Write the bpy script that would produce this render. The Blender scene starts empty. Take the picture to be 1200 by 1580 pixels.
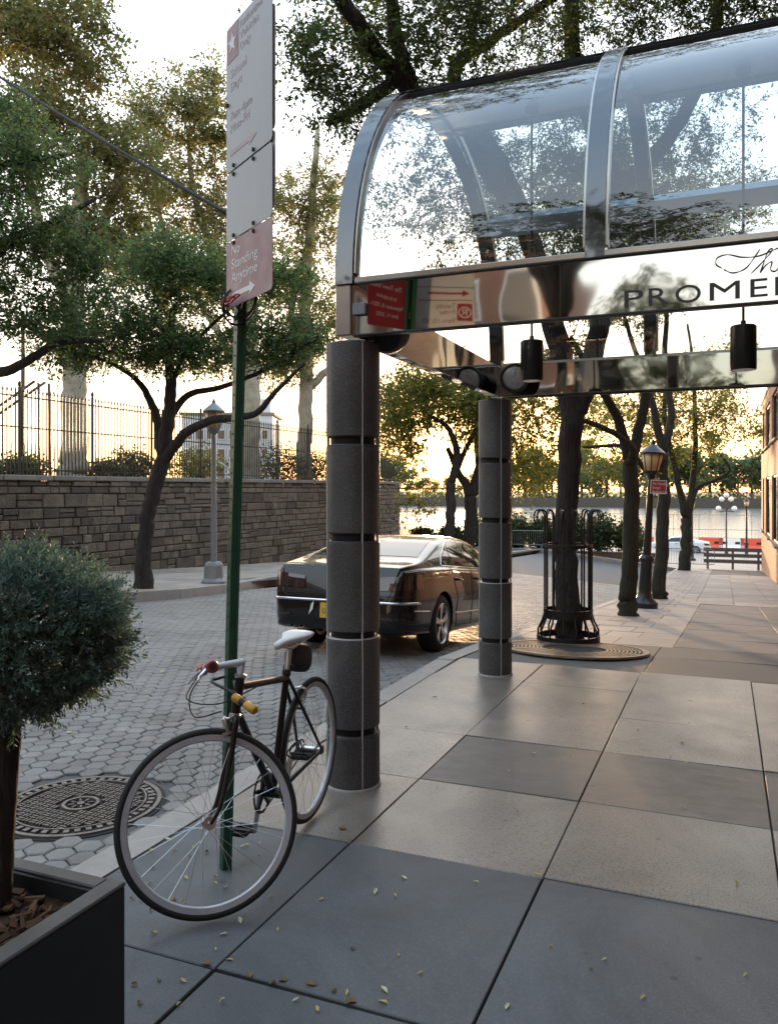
import bpy, math, random
import numpy as np
from mathutils import Vector, Matrix
from mathutils.bvhtree import BVHTree

random.seed(7)
rng = np.random.default_rng(11)
scene = bpy.context.scene
col = scene.collection
R = math.radians

# ------------------------------------------------------------------ camera
CAM_H, FOC, HORIZON, YAW = 1.56, 1250.0, 757.0, R(22.5)
cam = bpy.data.cameras.new('camera')
cam_o = bpy.data.objects.new('camera', cam)
col.objects.link(cam_o)
scene.camera = cam_o
cam.sensor_fit = 'VERTICAL'
cam.sensor_height = 24.0
cam.lens = 24.0 * FOC / 1580.0
cam.shift_y = (HORIZON - 790.0) / 1580.0
cam.clip_start, cam.clip_end = 0.05, 3000.0
cam_o.location = (0, 0, CAM_H)
cam_o.rotation_euler = (R(90), 0, YAW)
scene.render.resolution_x, scene.render.resolution_y = 777, 1024

# ------------------------------------------------------------------ world, sun, exposure
SUN_EL, SUN_AZ = R(2.1), math.atan2(-0.316, 0.95)      # azimuth measured from +Y towards +X
world = bpy.data.worlds.new('World')
scene.world = world
world.use_nodes = True
wn, wl = world.node_tree.nodes, world.node_tree.links
wn.clear()
w_out = wn.new('ShaderNodeOutputWorld')
w_bg = wn.new('ShaderNodeBackground')
w_sky = wn.new('ShaderNodeTexSky')
w_sky.sky_type = 'NISHITA'
w_sky.sun_disc = False
w_sky.sun_elevation = SUN_EL
w_sky.sun_rotation = SUN_AZ
w_sky.air_density, w_sky.dust_density, w_sky.ozone_density = 1.0, 1.4, 1.6
w_bg.inputs['Strength'].default_value = 0.15
w_hs = wn.new('ShaderNodeHueSaturation')                # thin high cloud: a paler sky all round
w_hs.inputs['Saturation'].default_value = 0.9
wl.new(w_sky.outputs[0], w_hs.inputs['Color'])
w_add = wn.new('ShaderNodeMix')                         # even veil of bright cloud over the clear-sky glow
w_add.data_type, w_add.blend_type = 'RGBA', 'ADD'
w_add.inputs[0].default_value = 1.0
w_hs.inputs['Value'].default_value = 0.6
wl.new(w_hs.outputs[0], w_add.inputs[6])
w_tc = wn.new('ShaderNodeTexCoord')                     # the veil warms towards the horizon, all the way round
w_sp = wn.new('ShaderNodeSeparateXYZ')
w_rp = wn.new('ShaderNodeValToRGB')
wl.new(w_tc.outputs['Generated'], w_sp.inputs[0])
wl.new(w_sp.outputs[2], w_rp.inputs[0])
w_rp.color_ramp.elements[0].position, w_rp.color_ramp.elements[0].color = 0.0, (1.0, 0.60, 0.33, 1)
w_rp.color_ramp.elements[1].position, w_rp.color_ramp.elements[1].color = 0.95, (0.60, 0.80, 1.04, 1)
_e = w_rp.color_ramp.elements.new(0.10); _e.color = (1.0, 0.76, 0.52, 1)
_e = w_rp.color_ramp.elements.new(0.24); _e.color = (1.0, 0.93, 0.85, 1)
_e = w_rp.color_ramp.elements.new(0.5); _e.color = (0.92, 0.98, 1.02, 1)
w_vs = wn.new('ShaderNodeVectorMath'); w_vs.operation = 'SCALE'; w_vs.inputs['Scale'].default_value = 3.0
wl.new(w_rp.outputs[0], w_vs.inputs[0])
wl.new(w_vs.outputs[0], w_add.inputs[7])
w_dot = wn.new('ShaderNodeVectorMath'); w_dot.operation = 'DOT_PRODUCT'        # the low sun seen through the veil: disc and aureole
w_dot.inputs[1].default_value = (math.sin(SUN_AZ) * math.cos(SUN_EL), math.cos(SUN_AZ) * math.cos(SUN_EL), math.sin(SUN_EL))
wl.new(w_tc.outputs['Generated'], w_dot.inputs[0])
w_mx = wn.new('ShaderNodeMath'); w_mx.operation = 'MAXIMUM'; w_mx.inputs[1].default_value = 0.0
wl.new(w_dot.outputs['Value'], w_mx.inputs[0])
w_last = w_add.outputs[2]
for _pw, _col in ((120.0, (1.1, 0.32, 0.04, 1)), (1500.0, (5.0, 1.5, 0.2, 1)), (9000.0, (22.0, 9.0, 2.0, 1))):
    _p = wn.new('ShaderNodeMath'); _p.operation = 'POWER'; _p.inputs[1].default_value = _pw; wl.new(w_mx.outputs[0], _p.inputs[0])
    _m = wn.new('ShaderNodeMix'); _m.data_type, _m.blend_type = 'RGBA', 'ADD'; _m.inputs[7].default_value = _col
    wl.new(_p.outputs[0], _m.inputs[0]); wl.new(w_last, _m.inputs[6]); w_last = _m.outputs[2]
wl.new(w_last, w_bg.inputs[0])
wl.new(w_bg.outputs[0], w_out.inputs[0])
sun = bpy.data.lights.new('sun', 'SUN')
sun.energy, sun.angle, sun.color = 2.0, R(3.0), (1.0, 0.66, 0.36)
sun_o = bpy.data.objects.new('sun', sun)
col.objects.link(sun_o)
_sd = Vector((math.sin(SUN_AZ) * math.cos(SUN_EL), math.cos(SUN_AZ) * math.cos(SUN_EL), math.sin(SUN_EL)))
sun_o.rotation_euler = _sd.to_track_quat('Z', 'Y').to_euler()
sun_o.location = _sd * 60
scene.view_settings.view_transform = 'Standard'
scene.view_settings.look = 'None'
scene.view_settings.gamma = 1.0
scene.view_settings.exposure = 2.12
scene.cycles.use_denoising = True
scene.cycles.max_bounces = 8
scene.cycles.diffuse_bounces = 3
scene.cycles.glossy_bounces = 4
scene.cycles.transmission_bounces = 6
scene.cycles.transparent_max_bounces = 12
scene.cycles.caustics_reflective = False
scene.cycles.caustics_refractive = False
scene.cycles.sample_clamp_indirect = 6.0

# ------------------------------------------------------------------ measuring helpers (a ray of the photograph meets a real plane or the ground)
_c, _s = math.cos(YAW), math.sin(YAW)
def ray(px, py):
    u = (px - 600.0) / FOC
    return Vector((-_s + u * _c, _c + u * _s, (HORIZON - py) / FOC))
def P(px, py, d): return Vector((0, 0, CAM_H)) + ray(px, py) * d
def onX(px, py, X): r = ray(px, py); return P(px, py, X / r.x)
def onY(px, py, Y): r = ray(px, py); return P(px, py, Y / r.y)
_BY = [-60, 0, 7.2, 8.6, 12.2, 21.6, 31, 49.6, 60, 75, 400]
_BZ = [0, 0, -0.02, -0.11, -0.44, -1.2, -1.85, -2.87, -3.2, -3.4, -3.4]
KERB_X, FAR_KERB_X, ROAD_DROP, STREET_END, WALL_X, FACADE_X = -2.5, -10.0, 0.18, 48.0, -15.0, 1.85
def fall(Y): return float(np.interp(Y, _BY, _BZ))
def zw(X, Y):                                   # height of the walking surface
    t = min(max((-2.5 - X) / 7.5, 0.0), 1.0)
    return fall(Y) * (1.0 - 0.3 * t)
def zr(X, Y): return zw(X, Y) - ROAD_DROP
def G(px, py, off=0.0):
    r = ray(px, py); lo, hi = 1.0, 90.0
    f = lambda d: CAM_H + r.z * d - zw(r.x * d, r.y * d) - off
    for _ in range(50):
        m = (lo + hi) / 2
        if f(m) > 0: lo = m
        else: hi = m
    return P(px, py, lo)

# ------------------------------------------------------------------ mesh helpers
class MB:
    def __init__(s): s.v, s.f = [], []
    def add(s, vs, fs):
        b = len(s.v); s.v += [tuple(p) for p in vs]; s.f += [tuple(b + i for i in f) for f in fs]; return s
    def box(s, c, size, m=None):
        x, y, z = (k / 2 for k in size); c = Vector(c)
        vs = [Vector((sx * x, sy * y, sz * z)) for sz in (-1, 1) for sy in (-1, 1) for sx in (-1, 1)]
        if m is not None: vs = [m @ p for p in vs]
        return s.add([p + c for p in vs], [(0, 2, 3, 1), (4, 5, 7, 6), (0, 1, 5, 4), (2, 6, 7, 3), (0, 4, 6, 2), (1, 3, 7, 5)])
    def bevbox(s, c, size, b, m=None):
        """box with chamfered edges"""
        x, y, z = (k / 2 for k in size); c = Vector(c); vs = []; idx = {}
        for sx in (-1, 1):
            for sy in (-1, 1):
                for sz in (-1, 1):
                    for ax in range(3):
                        p = Vector((sx * (x - (b if ax != 0 else 0)), sy * (y - (b if ax != 1 else 0)), sz * (z - (b if ax != 2 else 0))))
                        idx[(sx, sy, sz, ax)] = len(vs); vs.append(c + (m @ p if m is not None else p))
        fs = []
        q = [(-1, -1), (1, -1), (1, 1), (-1, 1)]
        for sg in (-1, 1):
            o = q if sg > 0 else q[::-1]
            fs.append([idx[(sg, a, b_, 0)] for a, b_ in o]); fs.append([idx[(b_, sg, a, 1)] for a, b_ in o]); fs.append([idx[(a, b_, sg, 2)] for a, b_ in o])
        for a in (-1, 1):
            for b_ in (-1, 1):
                fs.append([idx[(a, b_, -1, 0)], idx[(a, b_, 1, 0)], idx[(a, b_, 1, 1)], idx[(a, b_, -1, 1)]])
                fs.append([idx[(a, -1, b_, 0)], idx[(a, 1, b_, 0)], idx[(a, 1, b_, 2)], idx[(a, -1, b_, 2)]])
                fs.append([idx[(-1, a, b_, 1)], idx[(1, a, b_, 1)], idx[(1, a, b_, 2)], idx[(-1, a, b_, 2)]])
        for a in (-1, 1):
            for b_ in (-1, 1):
                for c_ in (-1, 1): fs.append([idx[(a, b_, c_, 0)], idx[(a, b_, c_, 1)], idx[(a, b_, c_, 2)]])
        return s.add(vs, fs)
    def tube(s, pts, rad, n=8, cap=True, closed=False, flat=None):
        pts = [Vector(p) for p in pts]; N = len(pts)
        rads = list(rad) if hasattr(rad, '__len__') else [rad] * N
        ups = None; vs, fs = [], []
        for i, p in enumerate(pts):
            if closed: t = pts[(i + 1) % N] - pts[i - 1]
            else: t = pts[min(i + 1, N - 1)] - pts[max(i - 1, 0)]
            if t.length < 1e-9: t = Vector((0, 0, 1))
            t.normalize()
            if ups is None:
                a = Vector((0, 0, 1)) if abs(t.z) < 0.9 else Vector((1, 0, 0)); ups = (a - t * a.dot(t)).normalized()
            else:
                ups = ups - t * ups.dot(t)
                ups = ups.normalized() if ups.length > 1e-6 else t.orthogonal().normalized()
            w = t.cross(ups)
            for k in range(n):
                a = 2 * math.pi * k / n
                vs.append(p + (ups * math.cos(a) * (flat if flat else 1) + w * math.sin(a)) * rads[i])
        for i in range(N if closed else N - 1):
            j = (i + 1) % N
            for k in range(n): fs.append((i * n + k, i * n + (k + 1) % n, j * n + (k + 1) % n, j * n + k))
        if cap and not closed: fs.append(tuple(range(n))[::-1]); fs.append(tuple((N - 1) * n + k for k in range(n)))
        return s.add(vs, fs)
    def cyl(s, a, b, r, n=16, r2=None): return s.tube([a, b], [r, r if r2 is None else r2], n)
    def lathe(s, prof, c=(0, 0, 0), n=24, m=None):
        c = Vector(c); vs, fs = [], []
        for r, z in prof:
            for k in range(n):
                a = 2 * math.pi * k / n; p = Vector((r * math.cos(a), r * math.sin(a), z))
                vs.append(c + (m @ p if m is not None else p))
        for i in range(len(prof) - 1):
            for k in range(n): fs.append((i * n + k, i * n + (k + 1) % n, (i + 1) * n + (k + 1) % n, (i + 1) * n + k))
        shut = abs(prof[0][0] - prof[-1][0]) + abs(prof[0][1] - prof[-1][1]) < 1e-6
        if prof[0][0] > 1e-6 and not shut: fs.append(tuple(range(n))[::-1])
        if prof[-1][0] > 1e-6 and not shut: fs.append(tuple((len(prof) - 1) * n + k for k in range(n)))
        return s.add(vs, fs)
    def prism(s, poly, o, ex, ey, ez, t):
        """polygon poly in the (ex, ey) plane at o, thickness t along ez"""
        o, ex, ey, ez = Vector(o), Vector(ex), Vector(ey), Vector(ez); n = len(poly)
        vs = [o + ex * a + ey * b for a, b in poly] + [o + ex * a + ey * b + ez * t for a, b in poly]
        return s.add(vs, [tuple(range(n))[::-1], tuple(range(n, 2 * n))] + [(k, (k + 1) % n, n + (k + 1) % n, n + k) for k in range(n)])
    def slab(s, poly, zf, depth, b=0.005):
        """paving piece: plan polygon, top following zf, chamfered rim"""
        n = len(poly); cx = sum(p[0] for p in poly) / n; cy = sum(p[1] for p in poly) / n
        ins = []
        for x, y in poly:
            l = math.hypot(x - cx, y - cy); k = 1 - 1.4 * b / max(l, 1e-6); ins.append((cx + (x - cx) * k, cy + (y - cy) * k))
        vs = [(x, y, zf(x, y)) for x, y in ins] + [(x, y, zf(x, y) - b) for x, y in poly] + [(x, y, zf(x, y) - depth) for x, y in poly]
        return s.add(vs, [tuple(range(n))] + [(n * k + i, n * (k + 1) + i, n * (k + 1) + (i + 1) % n, n * k + (i + 1) % n) for k in (0, 1) for i in range(n)])
    def mesh(s, name, mt=None, smooth=False):
        me = bpy.data.meshes.new(name); me.from_pydata(s.v, [], s.f); me.update()
        if mt is not None: me.materials.append(mt)
        if smooth is True: me.shade_smooth()
        elif smooth: 
            me.shade_smooth(); me.set_sharp_from_angle(angle=R(smooth))
        return me
    def build(s, name, mt, parent=None, smooth=False): return link(name, s.mesh(name, mt, smooth), parent)

def link(name, me, parent=None):
    o = bpy.data.objects.new(name, me); col.objects.link(o)
    if parent is not None: o.parent = parent
    return o
def empty(name, loc=(0, 0, 0), rz=0.0):
    o = bpy.data.objects.new(name, None); col.objects.link(o); o.location = loc; o.rotation_euler = (0, 0, rz); o.empty_display_size = 0.1
    return o
def tag(o, label=None, cat=None, group=None, kind=None):
    if label: o['label'] = label
    if cat: o['category'] = cat
    if group: o['group'] = group
    if kind: o['kind'] = kind
    return o
def thing(name, label, cat, loc=(0, 0, 0), rz=0.0, group=None): return tag(empty(name, loc, rz), label, cat, group)
def copy_tree(o, parent=None, label=None):
    c = o.copy(); col.objects.link(c); c.parent = parent
    if label: c['label'] = label
    for ch in [k for k in o.children]: copy_tree(ch, c)
    return c
def mesh_np(name, v, f, mt, smooth=False):
    """fast mesh: v (N,3), f (M,4) or (M,3)"""
    me = bpy.data.meshes.new(name); k = f.shape[1]
    me.vertices.add(len(v)); me.vertices.foreach_set('co', np.asarray(v, np.float32).ravel())
    me.loops.add(f.size); me.loops.foreach_set('vertex_index', np.asarray(f, np.int32).ravel())
    me.polygons.add(len(f)); me.polygons.foreach_set('loop_start', np.arange(0, f.size, k, dtype=np.int32))
    if smooth: me.polygons.foreach_set('use_smooth', np.ones(len(f), bool))
    me.update(calc_edges=True); me.validate()
    if mt: me.materials.append(mt)
    return me
def spline(pts, n=8):
    """Catmull-Rom through points (any dimension)"""
    p = [np.array(q, float) for q in pts]; p = [2 * p[0] - p[1]] + p + [2 * p[-1] - p[-2]]; out = []
    for i in range(1, len(p) - 2):
        for k in range(n):
            t = k / n
            out.append(0.5 * (2 * p[i] + (p[i + 1] - p[i - 1]) * t + (2 * p[i - 1] - 5 * p[i] + 4 * p[i + 1] - p[i + 2]) * t * t + (3 * p[i] - p[i - 1] - 3 * p[i + 1] + p[i + 2]) * t ** 3))
    out.append(p[-2]); return out
_txt = {}
def text_mesh(body, size, depth=0.0, sx=1.0, bold=0.0):
    key = (body, size, depth, sx, bold)
    if key not in _txt:
        cu = bpy.data.curves.new('lettering', 'FONT'); cu.body = body; cu.size = size; cu.extrude = depth; cu.offset = bold; cu.resolution_u = 4
        ob = bpy.data.objects.new('lettering', cu); col.objects.link(ob)
        bpy.context.view_layer.update()
        me = bpy.data.meshes.new_from_object(ob.evaluated_get(bpy.context.evaluated_depsgraph_get()))
        bpy.data.objects.remove(ob); bpy.data.curves.remove(cu)
        v = np.empty(len(me.vertices) * 3, np.float32); me.vertices.foreach_get('co', v); v = v.reshape(-1, 3); v[:, 0] *= sx
        me.vertices.foreach_set('co', v.ravel()); me.update(); _txt[key] = (me, v[:, 0].max() if len(v) else 0)
    return _txt[key]
def put_text(body, o, ex, ey, size, mt, parent, depth=0.0005, sx=1.0, width=None, bold=0.0, name='lettering'):
    """text whose left baseline starts at o and runs along ex; parents sit at the origin"""
    me, w = text_mesh(body, size, depth, sx, bold)
    if width: me, w = text_mesh(body, size, depth, sx * width / w, bold)
    me = me.copy(); ex, ey = Vector(ex).normalized(), Vector(ey).normalized(); ez = ex.cross(ey)
    me.transform(Matrix(((ex.x, ey.x, ez.x, o[0]), (ex.y, ey.y, ez.y, o[1]), (ex.z, ey.z, ez.z, o[2]), (0, 0, 0, 1))))
    me.materials.clear(); me.materials.append(mt)
    return link(name, me, parent)

# ------------------------------------------------------------------ materials
def rgb(c): return (c[0], c[1], c[2], 1.0)
def new_mat(name):
    m = bpy.data.materials.new(name); m.use_nodes = True; nt = m.node_tree
    return m, nt, nt.nodes['Principled BSDF']
def mat(name, c1, rough=0.6, c2=None, scale=8.0, detail=6.0, bump=0.0, bscale=None, metal=0.0, spec=0.5, coat=0.0, obj_var=0.0, rough2=None, speck=None, stretch=None, stain=0.0):
    """colour c1..c2 by noise in world or object space, optional specks, per-object tone and bump"""
    m, nt, b = new_mat(name); N, L = nt.nodes, nt.links
    b.inputs['Roughness'].default_value = rough; b.inputs['Metallic'].default_value = metal; b.inputs['Specular IOR Level'].default_value = spec
    b.inputs['Coat Weight'].default_value = coat; b.inputs['Coat Roughness'].default_value = 0.03
    geo = N.new('ShaderNodeNewGeometry'); pos = geo.outputs['Position']
    if stretch:
        mp = N.new('ShaderNodeMapping'); mp.inputs['Scale'].default_value = stretch; L.new(pos, mp.inputs['Vector']); pos = mp.outputs[0]
    nz = N.new('ShaderNodeTexNoise'); nz.inputs['Scale'].default_value = scale; nz.inputs['Detail'].default_value = detail; nz.inputs['Roughness'].default_value = 0.65
    L.new(pos, nz.inputs['Vector'])
    rp = N.new('ShaderNodeMapRange'); rp.inputs['From Min'].default_value = 0.3; rp.inputs['From Max'].default_value = 0.7; L.new(nz.outputs['Fac'], rp.inputs['Value'])
    mx = N.new('ShaderNodeMix'); mx.data_type = 'RGBA'; mx.inputs[6].default_value = rgb(c1); mx.inputs[7].default_value = rgb(c2 or c1); L.new(rp.outputs[0], mx.inputs[0])
    colr = mx.outputs[2]
    if speck:
        sc, amt = speck[0], speck[2]
        n2 = N.new('ShaderNodeTexNoise'); n2.inputs['Scale'].default_value = sc; n2.inputs['Detail'].default_value = 2.0; L.new(pos, n2.inputs['Vector'])
        r2 = N.new('ShaderNodeMapRange'); r2.inputs['From Min'].default_value = 0.5; r2.inputs['From Max'].default_value = 0.68; r2.inputs['To Max'].default_value = amt; L.new(n2.outputs['Fac'], r2.inputs['Value'])
        m2 = N.new('ShaderNodeMix'); m2.data_type = 'RGBA'; m2.inputs[7].default_value = rgb(speck[1]); L.new(r2.outputs[0], m2.inputs[0]); L.new(colr, m2.inputs[6]); colr = m2.outputs[2]
    if stain:                                    # broad blotches, run marks and trodden gum spots
        n5 = N.new('ShaderNodeTexNoise'); n5.inputs['Scale'].default_value = 1.1; n5.inputs['Detail'].default_value = 7.0; n5.inputs['Roughness'].default_value = 0.7; n5.inputs['Distortion'].default_value = 0.8; L.new(geo.outputs['Position'], n5.inputs['Vector'])
        r5 = N.new('ShaderNodeMapRange'); r5.inputs['From Min'].default_value = 0.32; r5.inputs['From Max'].default_value = 0.62; r5.inputs['To Min'].default_value = 1 - stain; r5.inputs['To Max'].default_value = 1.08; L.new(n5.outputs['Fac'], r5.inputs['Value'])
        vo = N.new('ShaderNodeTexVoronoi'); vo.inputs['Scale'].default_value = 4.5; L.new(geo.outputs['Position'], vo.inputs['Vector'])
        r6 = N.new('ShaderNodeMapRange'); r6.inputs['From Min'].default_value = 0.045; r6.inputs['From Max'].default_value = 0.075; r6.inputs['To Min'].default_value = 0.62; r6.inputs['To Max'].default_value = 1.0; L.new(vo.outputs['Distance'], r6.inputs['Value'])
        ml = N.new('ShaderNodeMath'); ml.operation = 'MULTIPLY'; L.new(r5.outputs[0], ml.inputs[0]); L.new(r6.outputs[0], ml.inputs[1])
        h5 = N.new('ShaderNodeHueSaturation'); L.new(ml.outputs[0], h5.inputs['Value']); L.new(colr, h5.inputs['Color']); colr = h5.outputs[0]
    if obj_var:
        oi = N.new('ShaderNodeObjectInfo'); r3 = N.new('ShaderNodeMapRange'); r3.inputs['To Min'].default_value = 1 - obj_var; r3.inputs['To Max'].default_value = 1 + obj_var
        L.new(oi.outputs['Random'], r3.inputs['Value'])
        hs = N.new('ShaderNodeHueSaturation'); L.new(r3.outputs[0], hs.inputs['Value']); L.new(colr, hs.inputs['Color']); colr = hs.outputs[0]
    L.new(colr, b.inputs['Base Color'])
    if rough2 is not None:
        r4 = N.new('ShaderNodeMapRange'); r4.inputs['From Min'].default_value = 0.3; r4.inputs['From Max'].default_value = 0.7; r4.inputs['To Min'].default_value = rough; r4.inputs['To Max'].default_value = rough2
        L.new(nz.outputs['Fac'], r4.inputs['Value']); L.new(r4.outputs[0], b.inputs['Roughness'])
    if bump:
        n3 = N.new('ShaderNodeTexNoise'); n3.inputs['Scale'].default_value = bscale or scale * 4; n3.inputs['Detail'].default_value = 4.0; L.new(pos, n3.inputs['Vector'])
        bp = N.new('ShaderNodeBump'); bp.inputs['Strength'].default_value = bump; bp.inputs['Distance'].default_value = 0.01; L.new(n3.outputs['Fac'], bp.inputs['Height']); L.new(bp.outputs[0], b.inputs['Normal'])
    return m
def leaf_mat(name, stops, trans=0.45, rough=0.5):
    m, nt, b = new_mat(name); N, L = nt.nodes, nt.links
    geo = N.new('ShaderNodeNewGeometry'); rp = N.new('ShaderNodeValToRGB'); el = rp.color_ramp.elements
    el[0].position, el[0].color = 0.0, rgb(stops[0]); el[1].position, el[1].color = 1.0, rgb(stops[-1])
    for i, c in enumerate(stops[1:-1]): e = el.new((i + 1) / (len(stops) - 1)); e.color = rgb(c)
    L.new(geo.outputs['Random Per Island'], rp.inputs[0]); L.new(rp.outputs[0], b.inputs['Base Color'])
    b.inputs['Roughness'].default_value = rough; b.inputs['Specular IOR Level'].default_value = 0.3
    tr = N.new('ShaderNodeBsdfTranslucent'); hs = N.new('ShaderNodeHueSaturation'); hs.inputs['Value'].default_value = 1.5; hs.inputs['Saturation'].default_value = 1.1
    L.new(rp.outputs[0], hs.inputs['Color']); L.new(hs.outputs[0], tr.inputs['Color'])
    mx = N.new('ShaderNodeMixShader'); mx.inputs[0].default_value = trans; L.new(b.outputs[0], mx.inputs[1]); L.new(tr.outputs[0], mx.inputs[2])
    L.new(mx.outputs[0], N['Material Output'].inputs[0]); return m
def glass_mat(name, tint=(0.9, 0.95, 0.95), ior=1.5, base=0.0):
    """a thin pane: see-through, with mirror reflection growing towards grazing angles"""
    m, nt, b = new_mat(name); N, L = nt.nodes, nt.links; N.remove(b)
    fr = N.new('ShaderNodeFresnel'); fr.inputs['IOR'].default_value = ior
    ad = N.new('ShaderNodeMath'); ad.operation = 'MULTIPLY_ADD'; ad.inputs[1].default_value = 1.6; ad.inputs[2].default_value = base; ad.use_clamp = True; L.new(fr.outputs[0], ad.inputs[0])
    tr = N.new('ShaderNodeBsdfTransparent'); tr.inputs[0].default_value = rgb(tint); gl = N.new('ShaderNodeBsdfGlossy'); gl.inputs['Roughness'].default_value = 0.01
    mx = N.new('ShaderNodeMixShader'); L.new(ad.outputs[0], mx.inputs[0]); L.new(tr.outputs[0], mx.inputs[1]); L.new(gl.outputs[0], mx.inputs[2]); L.new(mx.outputs[0], N['Material Output'].inputs[0]); return m

M = {}
M['soil'] = mat('soil', (0.05, 0.04, 0.03), 0.95, (0.09, 0.075, 0.055), 6)
M['joint'] = mat('joint', (0.045, 0.042, 0.038), 0.95, (0.08, 0.07, 0.06), 4)
M['bluestone'] = mat('bluestone', (0.084, 0.091, 0.095), 0.5, (0.116, 0.124, 0.128), 2.2, 8, bump=0.12, bscale=160, obj_var=0.08, rough2=0.66, speck=(120, (0.17, 0.18, 0.185), 0.4), stain=0.35)
M['granite'] = mat('granite', (0.21, 0.18, 0.15), 0.27, (0.275, 0.238, 0.20), 3.0, 8, bump=0.10, bscale=240, obj_var=0.15, rough2=0.42, speck=(105, (0.07, 0.065, 0.06), 0.75), stain=0.3)
M['flagstone'] = mat('flagstone', (0.135, 0.12, 0.107), 0.36, (0.185, 0.163, 0.142), 5.0, 8, bump=0.3, bscale=60, obj_var=0.10, rough2=0.6, stretch=(1, 3, 1), stain=0.3)
M['concrete'] = mat('concrete', (0.29, 0.245, 0.21), 0.5, (0.37, 0.315, 0.27), 2.5, 8, bump=0.15, bscale=120, obj_var=0.14, rough2=0.68, stain=0.35)
M['old_flag'] = mat('old_flag', (0.10, 0.085, 0.08), 0.5, (0.155, 0.13, 0.12), 3.0, 8, bump=0.3, bscale=60, obj_var=0.18, rough2=0.62, speck=(40, (0.2, 0.18, 0.17), 0.35), stain=0.4)
M['asphalt'] = mat('asphalt', (0.065, 0.065, 0.066), 0.62, (0.095, 0.094, 0.093), 3.0, 8, bump=0.25, bscale=180, obj_var=0.10, rough2=0.7)
M['kerb'] = mat('kerb', (0.27, 0.245, 0.215), 0.55, (0.36, 0.325, 0.29), 4.0, 8, bump=0.25, bscale=80, obj_var=0.10)
M['hexblock'] = mat('hexblock', (0.165, 0.158, 0.15), 0.38, (0.24, 0.23, 0.215), 5.0, 8, bump=0.4, bscale=140, obj_var=0.2, rough2=0.62, speck=(150, (0.27, 0.26, 0.24), 0.45), stain=0.4)
M['wallstone'] = mat('wallstone', (0.055, 0.043, 0.033), 0.85, (0.125, 0.097, 0.073), 3.0, 8, bump=0.9, bscale=18, obj_var=0.42)
M['mortar'] = mat('mortar', (0.05, 0.045, 0.04), 0.95, (0.085, 0.076, 0.068), 8)
M['capstone'] = mat('capstone', (0.14, 0.128, 0.113), 0.8, (0.20, 0.182, 0.16), 4, bump=0.4, bscale=40, obj_var=0.1)
M['iron'] = mat('iron', (0.012, 0.012, 0.013), 0.45, (0.03, 0.026, 0.024), 30, metal=0.3)
M['iron_rusty'] = mat('iron_rusty', (0.03, 0.028, 0.028), 0.6, (0.09, 0.055, 0.04), 12, metal=0.2)
M['galv'] = mat('galv', (0.22, 0.23, 0.24), 0.55, (0.28, 0.29, 0.30), 14, metal=0.5)
M['pole_green'] = mat('pole_green', (0.012, 0.06, 0.035), 0.4, (0.025, 0.09, 0.05), 20, bump=0.1, bscale=90)
M['bark'] = mat('bark', (0.012, 0.010, 0.009), 0.9, (0.042, 0.034, 0.028), 14, 8, bump=1.0, bscale=28, stretch=(1, 1, 0.25))
M['bark_mossy'] = mat('bark_mossy', (0.016, 0.015, 0.010), 0.9, (0.045, 0.042, 0.028), 10, 8, bump=1.0, bscale=24, stretch=(1, 1, 0.25))
M['bark_plane'] = mat('bark_plane', (0.20, 0.18, 0.14), 0.85, (0.36, 0.34, 0.26), 5, 5, bump=0.4, bscale=14)
M['col_stone'] = mat('col_stone', (0.066, 0.064, 0.063), 0.5, (0.098, 0.096, 0.094), 2.5, 8, bump=0.15, bscale=260, speck=(170, (0.2, 0.195, 0.19), 0.7), stain=0.35)
M['col_groove'] = mat('col_groove', (0.008, 0.007, 0.007), 0.7, (0.012, 0.011, 0.011), 10)
M['seam'] = mat('seam', (0.45, 0.45, 0.44), 0.6, (0.6, 0.6, 0.58), 30)
M['black_paint'] = mat('black_paint', (0.012, 0.012, 0.013), 0.3, (0.018, 0.018, 0.018), 20)
M['black_matte'] = mat('black_matte', (0.012, 0.012, 0.012), 0.7, (0.02, 0.02, 0.02), 20)
M['planter'] = mat('planter', (0.012, 0.016, 0.019), 0.45, (0.022, 0.027, 0.03), 3, bump=0.06, bscale=200)
M['planter_rim'] = mat('planter_rim', (0.055, 0.058, 0.06), 0.42, (0.08, 0.083, 0.083), 14)
M['rubber'] = mat('rubber', (0.012, 0.012, 0.012), 0.75, (0.022, 0.021, 0.02), 40)
M['alloy'] = mat('alloy', (0.62, 0.62, 0.63), 0.28, (0.7, 0.7, 0.71), 20, metal=1.0)
M['alloy_white'] = mat('alloy_white', (0.46, 0.475, 0.50), 0.35, (0.55, 0.565, 0.59), 20, metal=0.15)
M['chrome'] = mat('chrome', (0.75, 0.75, 0.76), 0.12, None, 20, metal=1.0)
M['white_leather'] = mat('white_leather', (0.72, 0.71, 0.69), 0.5, (0.80, 0.79, 0.77), 30, bump=0.1, bscale=300)
M['red_plastic'] = mat('red_plastic', (0.35, 0.03, 0.03), 0.4, (0.42, 0.05, 0.045), 30)
M['yellow_plastic'] = mat('yellow_plastic', (0.62, 0.33, 0.03), 0.5, (0.55, 0.27, 0.02), 40)
M['frame_black'] = mat('frame_black', (0.007, 0.007, 0.008), 0.32, None, 20, coat=0.15, spec=0.35)
M['frame_brown'] = mat('frame_brown', (0.014, 0.009, 0.006), 0.6, (0.03, 0.017, 0.01), 20)
M['fabric_dark'] = mat('fabric_dark', (0.02, 0.02, 0.022), 0.8, (0.04, 0.04, 0.042), 60, bump=0.3, bscale=400)
M['sign_red'] = mat('sign_red', (0.30, 0.025, 0.045), 0.38, (0.36, 0.045, 0.06), 6, spec=0.6)
M['sign_white'] = mat('sign_white', (0.60, 0.60, 0.60), 0.34, (0.72, 0.72, 0.72), 4, spec=0.6, rough2=0.5)
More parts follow.
